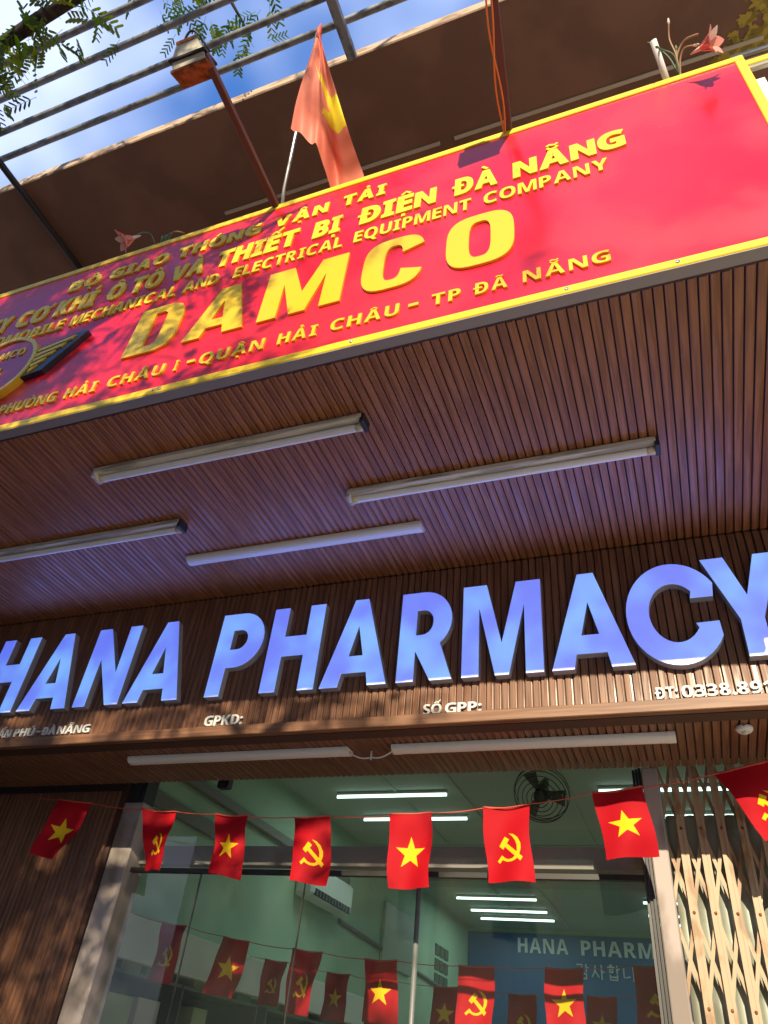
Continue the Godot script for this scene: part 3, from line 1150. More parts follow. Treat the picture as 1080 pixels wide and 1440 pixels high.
# ---------------------------------------------------------------- inside the shop
func interior() -> void:
	var b := get_node("shop_building")
	var st := mb()
	box(st, Vector3(-4.06, 0, -14.3), Vector3(-3.86, 4.0, -3.601))
	part("room_wall", st, M.mint_wall, b)
	st = mb()
	box(st, Vector3(-3.859, 0, -14.3), Vector3(2.5, 4.0, -14.1))
	part("room_wall", st, M.mint_wall, b)
	st = mb()
	box(st, Vector3(2.5, 0, -14.3), Vector3(2.7, 4.0, -3.601))
	box(st, Vector3(1.6, 0, -3.6), Vector3(2.7, 4.0, -3.4))
	part("room_wall", st, M.mint_wall, b)
	st = mb()
	box(st, Vector3(-4.06, 4.0, -14.3), Vector3(2.7, 4.2, -3.62))
	part("room_ceiling", st, M.mint_ceiling, b)
	st = mb()
	box(st, Vector3(-3.859, 3.6, -3.80), Vector3(2.499, 3.999, -3.602))
	part("room_lintel", st, M.mint_wall, b)
	# cover strips along the ceiling boards
	for x in [-2.72, -2.06, -1.0, -.1]:
		st = mb()
		box(st, Vector3(x - .012, 3.988, -14.0), Vector3(x + .012, 3.999, -3.9))
		part("cover_strip", st, M.mint_ceiling, b)
	for zz in [-5.4, -9.0]:
		st = mb()
		box(st, Vector3(-3.85, 3.987, zz - .012), Vector3(2.49, 3.9985, zz + .012))
		part("cover_strip", st, M.mint_ceiling, b)
	st = mb()
	box(st, Vector3(-3.859, 3.86, -10.5), Vector3(2.499, 3.986, -10.2))
	part("ceiling_beam", st, M.board_white, b)
	# pipes on the left wall
	st = mb()
	cbox(st, Vector3(-3.859, 3.44, -8.6), Vector3(-3.80, 3.52, -4.9), .004)
	part("trunking", st, M.beam_grey, b)
	st = mb()
	cbox(st, Vector3(-3.859, 3.16, -6.0), Vector3(-3.82, 3.27, -3.9), .004)  # grey strip standing in for a shadowed groove in the wall
	part("trunking", st, M.beam_grey, b)
	st = mb(true)
	tube(st, [Vector3(-3.845, 3.06, -8.5), Vector3(-3.845, 2.90, -12.6)], .025, 8)
	part("trunking", st, M.beam_grey, b)
	st = mb()
	for k in 3:
		for r in 3:
			box(st, Vector3(-3.8595, 2.92 + r * .19, -12.2 - k * .24 - .19), Vector3(-3.845, 3.06 + r * .19, -12.2 - k * .24))
	part("vent_block", st, M.shelf_dark, b)
	st = mb()
	cbox(st, Vector3(-3.8595, 2.85, -11.05), Vector3(-3.82, 3.55, -9.9), .005)
	part("wall_panel", st, M.board_white, b)
	# lamps
	var zs := [-7.06, -7.83, -11.62, -12.45, -13.07]
	for c in 2:
		for k in 5:
			var x: float = [-2.78, -.12][c]
			var t := thing("ceiling_lamp", "%s lit ceiling tube of the %s row inside the shop" % [["first", "second", "third", "fourth", "fifth"][k], ["left", "right"][c]], "light", "lit tubes on the shop ceiling", Vector3(x, 3.999, zs[k]))
			st = mb()
			cbox(st, Vector3(-.60, -.030, -.02), Vector3(.60, 0, .02), .004)
			part("housing", st, M.ac_white, t)
			st = mb(true)
			tube(st, [Vector3(-.595, -.045, 0), Vector3(.595, -.045, 0)], .0145, 12)
			part("lit_tube", st, M.tube_lit, t)
			var a := AreaLight3D.new()
			a.name = "tube_light_area"
			a.area_size = Vector2(1.19, .03)
			a.light_color = Color(.86, 1.0, .94)
			a.light_energy = .30
			a.shadow_enabled = true
			t.add_child(a, true)
			a.transform = Transform3D(Basis(Vector3.RIGHT, -PI / 2), Vector3(0, -.062, 0))
	# air conditioner
	var ac := thing("air_conditioner", "white wall air conditioner high on the left wall inside the shop", "air conditioner", "", Vector3(-3.859, 3.08, -7.85))
	st = mb()
	cbox(st, Vector3(0, 0, -.52), Vector3(.22, .30, .52), .03)
	part("casing", st, M.ac_white, ac)
	st = mb()
	box(st, Vector3(.205, .012, -.47), Vector3(.2225, .075, .47))
	part("outlet", st, M.black, ac)
	for k in 12:
		st = mb()
		box(st, Vector3(.2226, .015, -.44 + k * .078), Vector3(.227, .072, -.432 + k * .078))
		part("louvre", st, M.alu_grey, ac)
	# fan under the ceiling
	var f := thing("ceiling_fan", "dark caged orbit fan under the shop ceiling", "fan", "", Vector3(-1.13, 3.72, -6.4))
	for k in 7:
		st = mb(true)
		var ring := []
		var r: float = [.235, .225, .19, .15, .11, .07, .235][k]
		var yy: float = [0, -.05, -.075, -.09, -.098, -.10, .05][k]
		for i in 33:
			ring.append(Vector3(cos(TAU * i / 32) * r, yy, sin(TAU * i / 32) * r))
		tube(st, ring, .004, 5, false)
		part("cage_ring", st, M.alu_dark, f)
	st = mb(true)
	tube(st, [Vector3(0, .275, 0), Vector3(0, .06, 0), Vector3(0, -.06, 0)], [.03, .06, .06], 12)
	part("motor", st, M.alu_dark, f)
	for k in 3:
		var bl := mb()
		var ba := Basis(Vector3.UP, TAU * k / 3)
		quad(bl, ba * Vector3(.05, -.02, -.02), ba * Vector3(.20, -.035, -.07), ba * Vector3(.21, .0, .06), ba * Vector3(.05, .01, .03))
		quad(bl, ba * Vector3(.05, .014, .03), ba * Vector3(.21, .004, .06), ba * Vector3(.20, -.031, -.07), ba * Vector3(.05, -.016, -.02))
		part("blade", bl, M.shelf_dark, f)
	f.rotation_degrees = Vector3(-48, 12, -10)
	# blue board on the back wall
	var s := thing("wall_board", "blue wall board with pale lettering at the back of the shop", "sign")
	st = mb()
	box(st, Vector3(-3.855, 1.0, -14.0995), Vector3(2.3, 3.93, -14.06))
	part("board", st, M.blue_board, s)
	st = mb()
	word(st, "HANA", -2.98, -2.14, 3.645, .215, -14.045, .012, .12)
	word(st, "PHARMACY", -1.93, -.05, 3.645, .215, -14.045, .012, .12)
	text_part("lettering", st, M.board_text, s)
	st = mb()
	hangul(st, Vector2(-2.03, 3.32), .205, -14.045)
	part("lettering", st, M.board_text_pale, s)
	# shelves with packages along the left wall
	for q in 2:
		var u := thing("medicine_shelf", ["tall dark shelf of packages inside the shop, nearest the left post", "tall dark shelf of packages against the far left shop wall"][q], "shelf", "", Vector3(-3.855, 0, -5.2 - q * 2.35))
		st = mb()
		box(st, Vector3(0, 0, -1.1), Vector3(.02, 2.35, 1.1))
		part("back_board", st, M.shelf_dark, u)
		for e in [-1.1, 0.0, 1.08]:
			st = mb()
			box(st, Vector3(.0205, 0, e), Vector3(.38, 2.05, e + .02))
			part("side_board", st, M.shelf_dark, u)
		for k in 6:
			st = mb()
			box(st, Vector3(.0205, .3 + k * .35 - .02, -1.079), Vector3(.375, .3 + k * .35, -.001))
			box(st, Vector3(.0205, .3 + k * .35 - .02, .0205), Vector3(.375, .3 + k * .35, 1.079))
			part("shelf_board", st, M.shelf_dark, u)
		st = mb()
		cbox(st, Vector3(.021, 2.10, -1.1), Vector3(.40, 2.35, 1.1), .006)
		part("header", st, M.ac_white, u)
		var gi := 0
		for k in [4, 5]:
			for c in 7:
				var z0 := -1.05 + c * .305
				if absf(z0 + .13) < .16:
					continue
				var hh := rng.randf_range(.16, .28)
				var bx := mb()
				cbox(bx, Vector3(.08, .0005, 0), Vector3(.33, hh, rng.randf_range(.19, .27)), .004)
				var o := single("package", bx, M["pack_%d" % (rng.randi() % 5)], "%s package from the street on the %s board of the %s shop shelf" % [["first", "second", "third", "fourth", "fifth", "sixth", "seventh"][6 - c], ["fifth", "top"][k - 4], ["front", "rear"][q]], "package", "packages on the shop shelves")
				o.position = Vector3(-3.855, .3 + k * .35, -5.2 - q * 2.35 + z0)
				gi += 1

func hangul(st: SurfaceTool, at: Vector2, s: float, z: float) -> void:
	# each syllable as strokes in a unit square
	var w := .105
	var syl := [
		[[[.05, .95], [.5, .95], [.42, .72], [.08, .5]], [[.78, 1.0], [.78, .45]], [[.80, .75], [.98, .75]], [[.22, .35], [.80, .35]], [[.22, .02], [.80, .02]], [[.24, .37], [.24, .0]], [[.78, .37], [.78, .0]]],
		[[[.32, .95], [.26, .55], [.03, .15]], [[.30, .55], [.56, .15]], [[.78, 1.0], [.78, 0.0]], [[.80, .52], [1.0, .52]]],
		[[[.22, 1.0], [.44, 1.0]], [[.05, .88], [.60, .88]], [[.20, .74], [.46, .74]], [[.20, .54], [.46, .54]], [[.22, .76], [.22, .52]], [[.44, .76], [.44, .52]], [[.78, 1.0], [.78, .45]], [[.80, .75], [.98, .75]], [[.24, .38], [.24, .02], [.78, .02], [.78, .38]], [[.28, .21], [.74, .21]]],
		[[[.10, .92], [.10, .22], [.58, .30]], [[.82, 1.0], [.82, 0.0]]],
		[[[.52, .92], [.08, .92], [.08, .20], [.56, .26]], [[.78, 1.0], [.78, 0.0]], [[.80, .52], [1.0, .52]]],
	]
	for i in 5:
		for k in syl[i].size():
			var pts := []
			for p in syl[i][k]:
				pts.append(at + Vector2(i * s * 1.18 + p[0] * s, p[1] * s))
			extrude(st, ribbon(pts, w * s), [], z - .012, z + .0011 * k)

# ---------------------------------------------------------------- bunting
func flag(kind: int, c: Array, z: float, label: String, group: String, sway: float, ph: float) -> void:
	# c: top left, top right, bottom left, bottom right in x and y
	var a := Vector2(c[0], c[1])
	var b := Vector2(c[2], c[3])
	var d := Vector2(c[4], c[5])
	var e := Vector2(c[6], c[7])
	var st := SurfaceTool.new()
	st.begin(Mesh.PRIMITIVE_TRIANGLES)
	st.set_smooth_group(0)
	var nx := 12
	var ny := 16
	var P := func(i: int, j: int) -> Vector3:
		var u := float(i) / nx
		var v := float(j) / ny
		var q := a.lerp(b, u).lerp(d.lerp(e, u), v)
		q.y -= .006 * sin(PI * u) * (1 - v)
		var zz := sway * v * (.4 + .6 * v) + .012 * sin(u * 5.5 + ph + v * 2.0) * (.35 + v) + .006 * sin(v * 9.0 + ph * 2.0) + .010 * sin(u * 3 + v * 4 + ph)
		return Vector3(q.x + .004 * sin(v * 6 + ph), q.y, z + zz)
	for j in ny:
		for i in nx:
			var f := [[i, j], [i, j + 1], [i + 1, j + 1], [i + 1, j]]
			for t in [0, 2, 1, 0, 3, 2]:
				st.set_uv(Vector2(float(f[t][0]) / nx, float(f[t][1]) / ny))
				st.add_vertex(P.call(f[t][0], f[t][1]))
	var o := thing("bunting_flag", label, "flag", group)
	var m := put("cloth", fin(st), [M.flag_star, M.flag_tool][kind], o)
	st = mb(true)
	var hem := []
	for i in nx + 1:
		hem.append(P.call(i, 0) + Vector3(0, .003, 0))
	tube(st, hem, .004, 6)
	part("hem", st, M.string_red, o)

func cord(label: String, pts: Array, z: float, r := .0022) -> void:
	var st := mb(true)
	var q := []
	for i in pts.size() - 1:
		var p0: Vector2 = pts[i]
		var p1: Vector2 = pts[i + 1]
		for k in 6:
			var u := k / 6.0
			q.append(Vector3(lerpf(p0.x, p1.x, u), lerpf(p0.y, p1.y, u) - .006 * sin(PI * u), z))
	q.append(Vector3(pts[-1].x, pts[-1].y, z))
	tube(st, q, r, 6)
	single("red_cord", st, M.string_red, label, "cord")

func bunting() -> void:
	var ord := ["first", "second", "third", "fourth", "fifth", "sixth", "seventh", "eighth"]
	var z := -3.2
	var up := [
		[0, [-3.218, 2.683, -2.988, 2.661, -3.229, 2.394, -3.046, 2.361], .05],
		[1, [-2.638, 2.623, -2.436, 2.613, -2.455, 2.312, -2.352, 2.309], .10],
		[0, [-2.186, 2.596, -1.992, 2.584, -2.115, 2.314, -1.945, 2.288], .06],
		[1, [-1.745, 2.576, -1.551, 2.578, -1.680, 2.291, -1.505, 2.274], .04],
		[0, [-1.253, 2.579, -1.060, 2.589, -1.225, 2.274, -1.035, 2.275], .03],
		[1, [-.823, 2.605, -.623, 2.620, -.795, 2.302, -.600, 2.305], .03],
		[0, [-.351, 2.662, -.144, 2.678, -.315, 2.398, -.115, 2.420], .0],
		[1, [.139, 2.728, .345, 2.772, .269, 2.465, .455, 2.500], .0],
	]
	var pts := [Vector2(-3.40, 2.705)]
	for i in 8:
		flag(up[i][0], up[i][1], z, "%s red flag from the left on the upper cord, with a yellow %s" % [ord[i], ["star", "hammer and sickle"][up[i][0]]], "small flags on the upper cord", up[i][2], i * 1.7)
		pts.append(Vector2(up[i][1][0], up[i][1][1]))
		pts.append(Vector2(up[i][1][2], up[i][1][3]))
	pts.append(Vector2(.9, 2.90))
	cord("red cord of the upper row of small flags in front of the shop", pts, z)
	z = -4.42
	var lo := [
		[0, [-3.727, 2.374, -3.501, 2.359, -3.70, 2.042, -3.506, 2.043]],
		[1, [-3.232, 2.310, -3.037, 2.292, -3.224, 1.985, -3.055, 1.980]],
		[0, [-2.765, 2.248, -2.569, 2.225, -2.797, 1.950, -2.600, 1.935]],
		[1, [-2.271, 2.201, -2.084, 2.191, -2.275, 1.890, -2.110, 1.880]],
		[0, [-1.810, 2.171, -1.609, 2.170, -1.785, 1.880, -1.590, 1.880]],
		[1, [-1.262, 2.164, -1.067, 2.170, -1.260, 1.870, -1.070, 1.875]],
		[0, [-.800, 2.177, -.604, 2.186, -.804, 1.885, -.607, 1.895]],
		[1, [-.354, 2.206, -.154, 2.221, -.365, 1.915, -.167, 1.930]],
	]
	pts = [Vector2(-3.855, 2.39)]
	for i in 8:
		flag(lo[i][0], lo[i][1], z, "%s %s flag from the left on the cord behind the glass" % [ord[i], ["star", "hammer and sickle"][lo[i][0]]], "small flags on the cord behind the glass", .02, i * 2.3 + 1)
		pts.append(Vector2(lo[i][1][0], lo[i][1][1]))
		pts.append(Vector2(lo[i][1][2], lo[i][1][3]))
	pts.append(Vector2(1.2, 2.33))
	cord("red cord of the flags hanging just behind the glass", pts, z)
	z = -6.0  # third row built in place of reflections of the row behind the glass
	pts = [Vector2(-3.855, 2.40)]
	for i in 6:
		var x: float = [-3.318, -2.761, -2.40, -1.90, -1.346, -.809][i]
		var y: float = [2.335, 2.275, 2.25, 2.232, 2.215, 2.232][i]
		var c := [x, y, x + .195, y - .012 + .004 * i, x - .01, y - .30, x + .185, y - .31]
		flag([1, 0, 1, 0, 1, 0][i], c, z, "%s flag from the left on the deep cord, standing in for a reflected flag" % ord[i], "small flags standing in for reflections", .02, i * 1.1 + 2)
		pts.append(Vector2(c[0], c[1]))
		pts.append(Vector2(c[2], c[3]))
	pts.append(Vector2(1.2, 2.36))
	cord("red cord of the deep flags that stand in for reflections", pts, z)

# ---------------------------------------------------------------- steel frame over the pavement
func roof_frame() -> void:
	var t := thing("awning_frame", "bare grey steel pipe frame projecting from the upper slab", "frame")
	var y := 6.40
	for z in [-.69, -.85, -1.02, -1.165]:
		var st := mb(true)
		tube(st, [Vector3(-6.5, y, z), Vector3(-1.0, y, z), Vector3(1.9, y, z)], .021, 12)
		part("pipe", st, M.painted_pipe, t)
	for x in [-1.178, 1.5]:
		var st := mb()
		cbox(st, Vector3(x - .028, y - .075, -1.35), Vector3(x + .028, y - .022, -.2), .003)
		part("cross_beam", st, M.painted_pipe, t)
	var st := mb(true)
	tube(st, [Vector3(-3.75, y - .062, -.2), Vector3(-3.76, y - .062, -2.85)], .024, 12)
	part("cross_beam", st, M.dark_metal, t)
	# pipes and a ribbed sheet beside the sign's right end
	var s := thing("side_pipes", "silver and yellow pipes running off beside the red sign's right end", "pipe")
	st = mb(true)
	tube(st, [Vector3(.62, 4.965, -1.45), Vector3(1.6, 4.965, -1.45)], .019, 12)
	part("pipe", st, M.steel, s)
	st = mb()
	cbox(st, Vector3(.64, 4.80, -1.44), Vector3(1.6, 4.84, -1.41), .003)
	part("rail", st, M.sign_yellow, s)
	st = mb(true)
	tube(st, [Vector3(.64, 4.745, -1.405), Vector3(1.6, 4.745, -1.405)], .013, 10)
	part("pipe", st, M.pvc, s)
	var n := thing("ribbed_sheet", "cream ribbed metal sheet at the far right behind the red sign", "sheet")
	st = mb()
	for i in 14:
		box(st, Vector3(.655 + i * .05, 3.62, -1.46), Vector3(.69 + i * .05, 4.70, -1.43))
	box(st, Vector3(.64, 3.62, -1.48), Vector3(1.4, 4.70, -1.4602))
	part("sheet", st, M.pvc, n)

# ---------------------------------------------------------------- floodlights on arms
func flood(label: String, base: Vector3, head: Vector3) -> Node3D:
	var t := thing("floodlight", label, "floodlight", "floodlights on arms over the red sign")
	var st := mb()
	var d := (head - base).normalized()
	var side := d.cross(Vector3.UP).normalized()
	var up := side.cross(d)
	var arm_tr := Transform3D(Basis(side, up, -d), base)
	cbox(st, Vector3(-.015, -.015, -base.distance_to(head) - .03), Vector3(.015, .015, .05), .003, arm_tr)
	part("arm", st, M.arm_paint, t)
	# lamp head hangs beside the arm's end, its face towards the sign
	var h := Node3D.new()
	h.name = "head"
	t.add_child(h, true)
	h.position = head + Vector3(-.075, .03, .015)
	h.rotation_degrees = Vector3(38, 6, 6)
	st = mb()
	cbox(st, Vector3(-.085, -.062, -.055), Vector3(.085, -.045, .055), .004)
	part("rim", st, M.rust, h)
	st = mb()
	var ringp := [[-.045, .075, .048], [.0, .072, .045], [.045, .055, .036], [.062, .05, .032]]
	for k in 3:
		var a: Array = ringp[k]
		var b: Array = ringp[k + 1]
		var pa := [Vector3(-a[1], a[0], a[2]), Vector3(a[1], a[0], a[2]), Vector3(a[1], a[0], -a[2]), Vector3(-a[1], a[0], -a[2])]
		var pb := [Vector3(-b[1], b[0], b[2]), Vector3(b[1], b[0], b[2]), Vector3(b[1], b[0], -b[2]), Vector3(-b[1], b[0], -b[2])]
		for i in 4:
			quad(st, pa[i], pa[(i + 1) % 4], pb[(i + 1) % 4], pb[i])
		if k == 2:
			quad(st, pb[0], pb[1], pb[2], pb[3])
	part("body", st, M.batten_old, h)
	st = mb()
	cbox(st, Vector3(-.084, -.012, -.057), Vector3(.084, .0, .057), .002)
	part("bracket", st, M.black, h)
	st = mb()
	cbox(st, Vector3(-.05, .0625, -.03), Vector3(.04, .085, .03), .004)
	part("junction_box", st, M.rust, h)
	st = mb(true)
	var pts := []
	for i in 12:
		var u := i / 11.0
		pts.append(Vector3(lerpf(-.02, .085, u), .085 + .05 * sin(PI * u) - .08 * u * u, .01))
	tube(st, pts, .005, 6)
	part("cable", st, M.black, h)
	return t

func floodlights() -> void:
	flood("rusty floodlight on a brown arm over the sign, against the sky", Vector3(-1.362, 4.765, -1.405), Vector3(-1.372, 4.825, -.735))
	var t := flood("brown floodlight arm wrapped in orange wires over the sign", Vector3(-.270, 4.775, -1.405), Vector3(-.20, 4.90, -.74))
	for k in 2:
		var st := mb(true)
		var pts := []
		for i in 16:
			var u := i / 15.0
			pts.append(Vector3(lerpf(-.275, -.21, u) + .012 * sin(u * 7 + k * 2.4) - .014, lerpf(4.768, 4.885, u) - .020, lerpf(-1.40, -.76, u) + .006 * cos(u * 6 + k)))
		tube(st, pts, .0038, 6)
		part("wire", st, M.wire_orange, t)

# ---------------------------------------------------------------- flag on the pole
func spline(pts: Array, u: float) -> Vector3:
	var n := pts.size() - 1
	var f := clampf(u * n, 0, n - .0001)
	var i := int(f)
	var t := f - i
	var p0: Vector3 = pts[maxi(i - 1, 0)]
	var p1: Vector3 = pts[i]
	var p2: Vector3 = pts[i + 1]
	var p3: Vector3 = pts[mini(i + 2, n)]
	return p1.cubic_interpolate(p2, p0, p3, t)

func national_flag() -> void:
	var t := thing("pole_flag", "faded red flag with a yellow star drooping from a thin pole above the sign", "flag")
	var st := mb(true)
	tube(st, [Vector3(-1.36, 4.70, -1.42), Vector3(-1.33, 4.87, -1.335), Vector3(-1.086, 5.50, -.95)], .0085, 8)
	part("pole", st, M.pole, t)
	var L := [Vector3(-1.078, 5.50, -.945), Vector3(-1.10, 5.40, -.97), Vector3(-1.157, 5.255, -1.03), Vector3(-1.206, 5.153, -1.09), Vector3(-1.247, 5.063, -1.16)]
	var R := [Vector3(-1.072, 5.49, -.945), Vector3(-1.029, 5.289, -.97), Vector3(-1.001, 5.145, -1.08), Vector3(-.966, 4.977, -1.18), Vector3(-.954, 4.908, -1.30), Vector3(-.940, 4.841, -1.40), Vector3(-.905, 4.60, -1.45)]
	var B := [Vector3(-1.247, 5.063, -1.16), Vector3(-1.182, 4.988, -1.18), Vector3(-1.121, 4.930, -1.20), Vector3(-1.109, 4.872, -1.30), Vector3(-1.097, 4.800, -1.415), Vector3(-1.03, 4.60, -1.46), Vector3(-.905, 4.60, -1.45)]
	st = SurfaceTool.new()
	st.begin(Mesh.PRIMITIVE_TRIANGLES)
	st.set_smooth_group(0)
	var nu := 36
	var nv := 36
	var P := func(i: int, j: int) -> Vector3:
		var u := float(i) / nu
		var v := float(j) / nv
		var l := spline(L, v)
		var r := spline(R, v)
		var side := l.lerp(r, u)
		var top: Vector3 = L[0]
		top = top.lerp(R[0], u)
		var bot := spline(B, u)
		var corner: Vector3 = L[4]
		corner = corner.lerp(R[6], u)
		var q := side + (bot - corner) * v * v
		var fold := .028 * sin(u * 13.0 + v * 1.5) * smoothstep(0.0, .25, v) * sin(PI * u) + .010 * sin(u * 29.0 - v * 3.0) * v
		return q + Vector3(.15, .1, 1.0) * fold
	for j in nv:
		for i in nu:
			var f := [[i, j], [i, j + 1], [i + 1, j + 1], [i + 1, j]]
			for k in [0, 2, 1, 0, 3, 2]:
				st.set_uv(Vector2(float(f[k][0]) / nu, float(f[k][1]) / nv))
				st.add_vertex(P.call(f[k][0], f[k][1]))
	put("cloth", fin(st), M.flag_cloth, t)
	# a twisted tip of cloth above the pole's end
	st = mb(true)
	tube(st, [Vector3(-1.075, 5.44, -.96), Vector3(-1.078, 5.52, -.945), Vector3(-1.070, 5.56, -.935)], [.014, .012, .003], 8)
	part("knot", st, M.string_red, t)

# ---------------------------------------------------------------- artificial lilies
func lily(parent: Node3D, at: Vector3, aim: Vector3, s: float) -> void:
	var ax := aim.normalized()
	var side := ax.cross(Vector3.UP).normalized()
	var up := side.cross(ax)
	var f := Node3D.new()
	f.name = "flower"
	parent.add_child(f, true)
	f.transform = Transform3D(Basis(side, up, -ax), at)
	for k in 6:
		var st := mb(true)
		var b := Basis(Vector3(0, 0, 1), TAU * k / 6 + .2)
		var rows := []
		for i in 6:
			var u := i / 5.0
			var rad := s * (.10 + .62 * pow(u, 1.7))
			var zz := -s * (1.0 * u - .25 * u * u * u)
			var w := s * .30 * sin(PI * (.12 + .80 * u)) * (1.0 if k % 2 == 0 else .8)
			rows.append([b * Vector3(rad - .06 * s * u, -w, zz), b * Vector3(rad, 0, zz - .02 * s), b * Vector3(rad - .06 * s * u, w, zz)])
		for i in 5:
			for c in 2:
				quad(st, rows[i][c], rows[i][c + 1], rows[i + 1][c + 1], rows[i + 1][c])
		part("petal", st, M.petal if k != 1 else M.petal_pale, f)
	var st2 := mb(true)
	tube(st2, [Vector3(0, 0, s * .5), Vector3(0, 0, s * .15), Vector3(0, 0, -s * .25)], [s * .03, s * .09, s * .17], 8)
	part("calyx", st2, M.petal_pale, f)

func stem(parent: Node3D, pts: Array, r: float, m: String) -> void:
	var st := mb(true)
	var q := []
	for i in 13:
		q.append(spline(pts, i / 12.0))
	tube(st, q, r, 6)
	part("stem", st, M[m], parent)

func plants() -> void:
	var t := thing("artificial_lily", "faded pink artificial lily on the sign's top edge near its right corner", "plant")
	var b := Vector3(.41, 4.78, -1.385)
	stem(t, [b, b + Vector3(.0, .09, .05), b + Vector3(.035, .13, .09), b + Vector3(.075, .06, .125)], .004, "stem_dry")
	lily(t, Vector3(.475, 4.715, -1.262), Vector3(.75, -.35, .35), .08)
	for s in [[[0, .1, .06], [-.01, .19, .09], [-.005, .23, .13], "stem_dry"], [[-.02, .09, .05], [-.05, .14, .08], [-.085, .12, .12], "stem_green"], [[-.01, .07, .07], [-.05, .09, .10], [-.07, .05, .13], "stem_green"], [[.01, .07, .05], [.03, .09, .08], [.06, .06, .09], "stem_dry"], [[.0, .06, .02], [.005, .12, .05], [.008, .15, .06], "stem_green"]]:
		stem(t, [b, b + Vector3(s[0][0], s[0][1], s[0][2]), b + Vector3(s[1][0], s[1][1], s[1][2]), b + Vector3(s[2][0], s[2][1], s[2][2])], .0034, s[3])
		var st := mb(true)
		var p := b + Vector3(s[2][0], s[2][1], s[2][2])
		var d := Vector3(s[2][0] - s[1][0], s[2][1] - s[1][1], s[2][2] - s[1][2]).normalized()
		tube(st, [p - d * .005, p + d * .008, p + d * .024], [.003, .006, .002], 6)
		part("bud", st, M.petal_pale if s[3] == "stem_dry" else M.stem_green, t)
	t = thing("artificial_lily", "dull pink artificial lily hanging over the sign's top edge at the left", "plant")
	b = Vector3(-2.06, 4.78, -1.385)
	stem(t, [b, b + Vector3(-.01, .05, .05), b + Vector3(-.02, .02, .09), b + Vector3(-.024, -.07, .122)], .004, "stem_green")
	lily(t, Vector3(-2.085, 4.700, -1.262), Vector3(-.55, -.65, .3), .085)
	stem(t, [b + Vector3(.02, 0, 0), b + Vector3(.05, .05, .02), b + Vector3(.11, .06, .03), b + Vector3(.18, .015, .03)], .004, "stem_dry")
	for k in 4:
		stem(t, [b + Vector3(.03 + k * .012, 0, 0), b + Vector3(.035 + k * .015, .03, .02), b + Vector3(.04 + k * .02, .055, .03)], .005, "stem_green")
	# short white pipe beside the right plant
	var st := mb(true)
	tube(st, [Vector3(.372, 4.765, -1.42), Vector3(.331, 4.885, -1.245)], .0125, 12)
	single("plastic_pipe", st, M.pvc, "short white plastic pipe sticking up beside the right lily", "pipe")

# ---------------------------------------------------------------- tree
func leaf_mesh() -> ArrayMesh:
	# a feathered leaf: pairs of oval leaflets along a drooping stalk
	var st := mb()
	var n := 5
	for k in n:
		var u := (k + 1.0) / (n + .3)
		var z := -.15 * u
		var y := -.05 * u * u
		var len := .042 * (1.0 - .3 * absf(u - .45))
		for s in [-1.0, 1.0]:
			var dir := Vector3(s * .86, -.18, -.48)
			var a := Vector3(0, y, z)
			var across := Vector3(s * .5, .1, -.86) * .019
			var m1 := a + dir * len * .35
			var m2 := a + dir * len * .72
			var tip := a + dir * len
			tri(st, a, m1 + across, m1 - across)
			quad(st, m1 - across, m1 + across, m2 + across * .75, m2 - across * .75)
			tri(st, m2 - across * .75, m2 + across * .75, tip)
	quad(st, Vector3(-.0012, 0, .02), Vector3(.0012, 0, .02), Vector3(.0008, -.05, -.15), Vector3(-.0008, -.05, -.15))
	return fin(st)

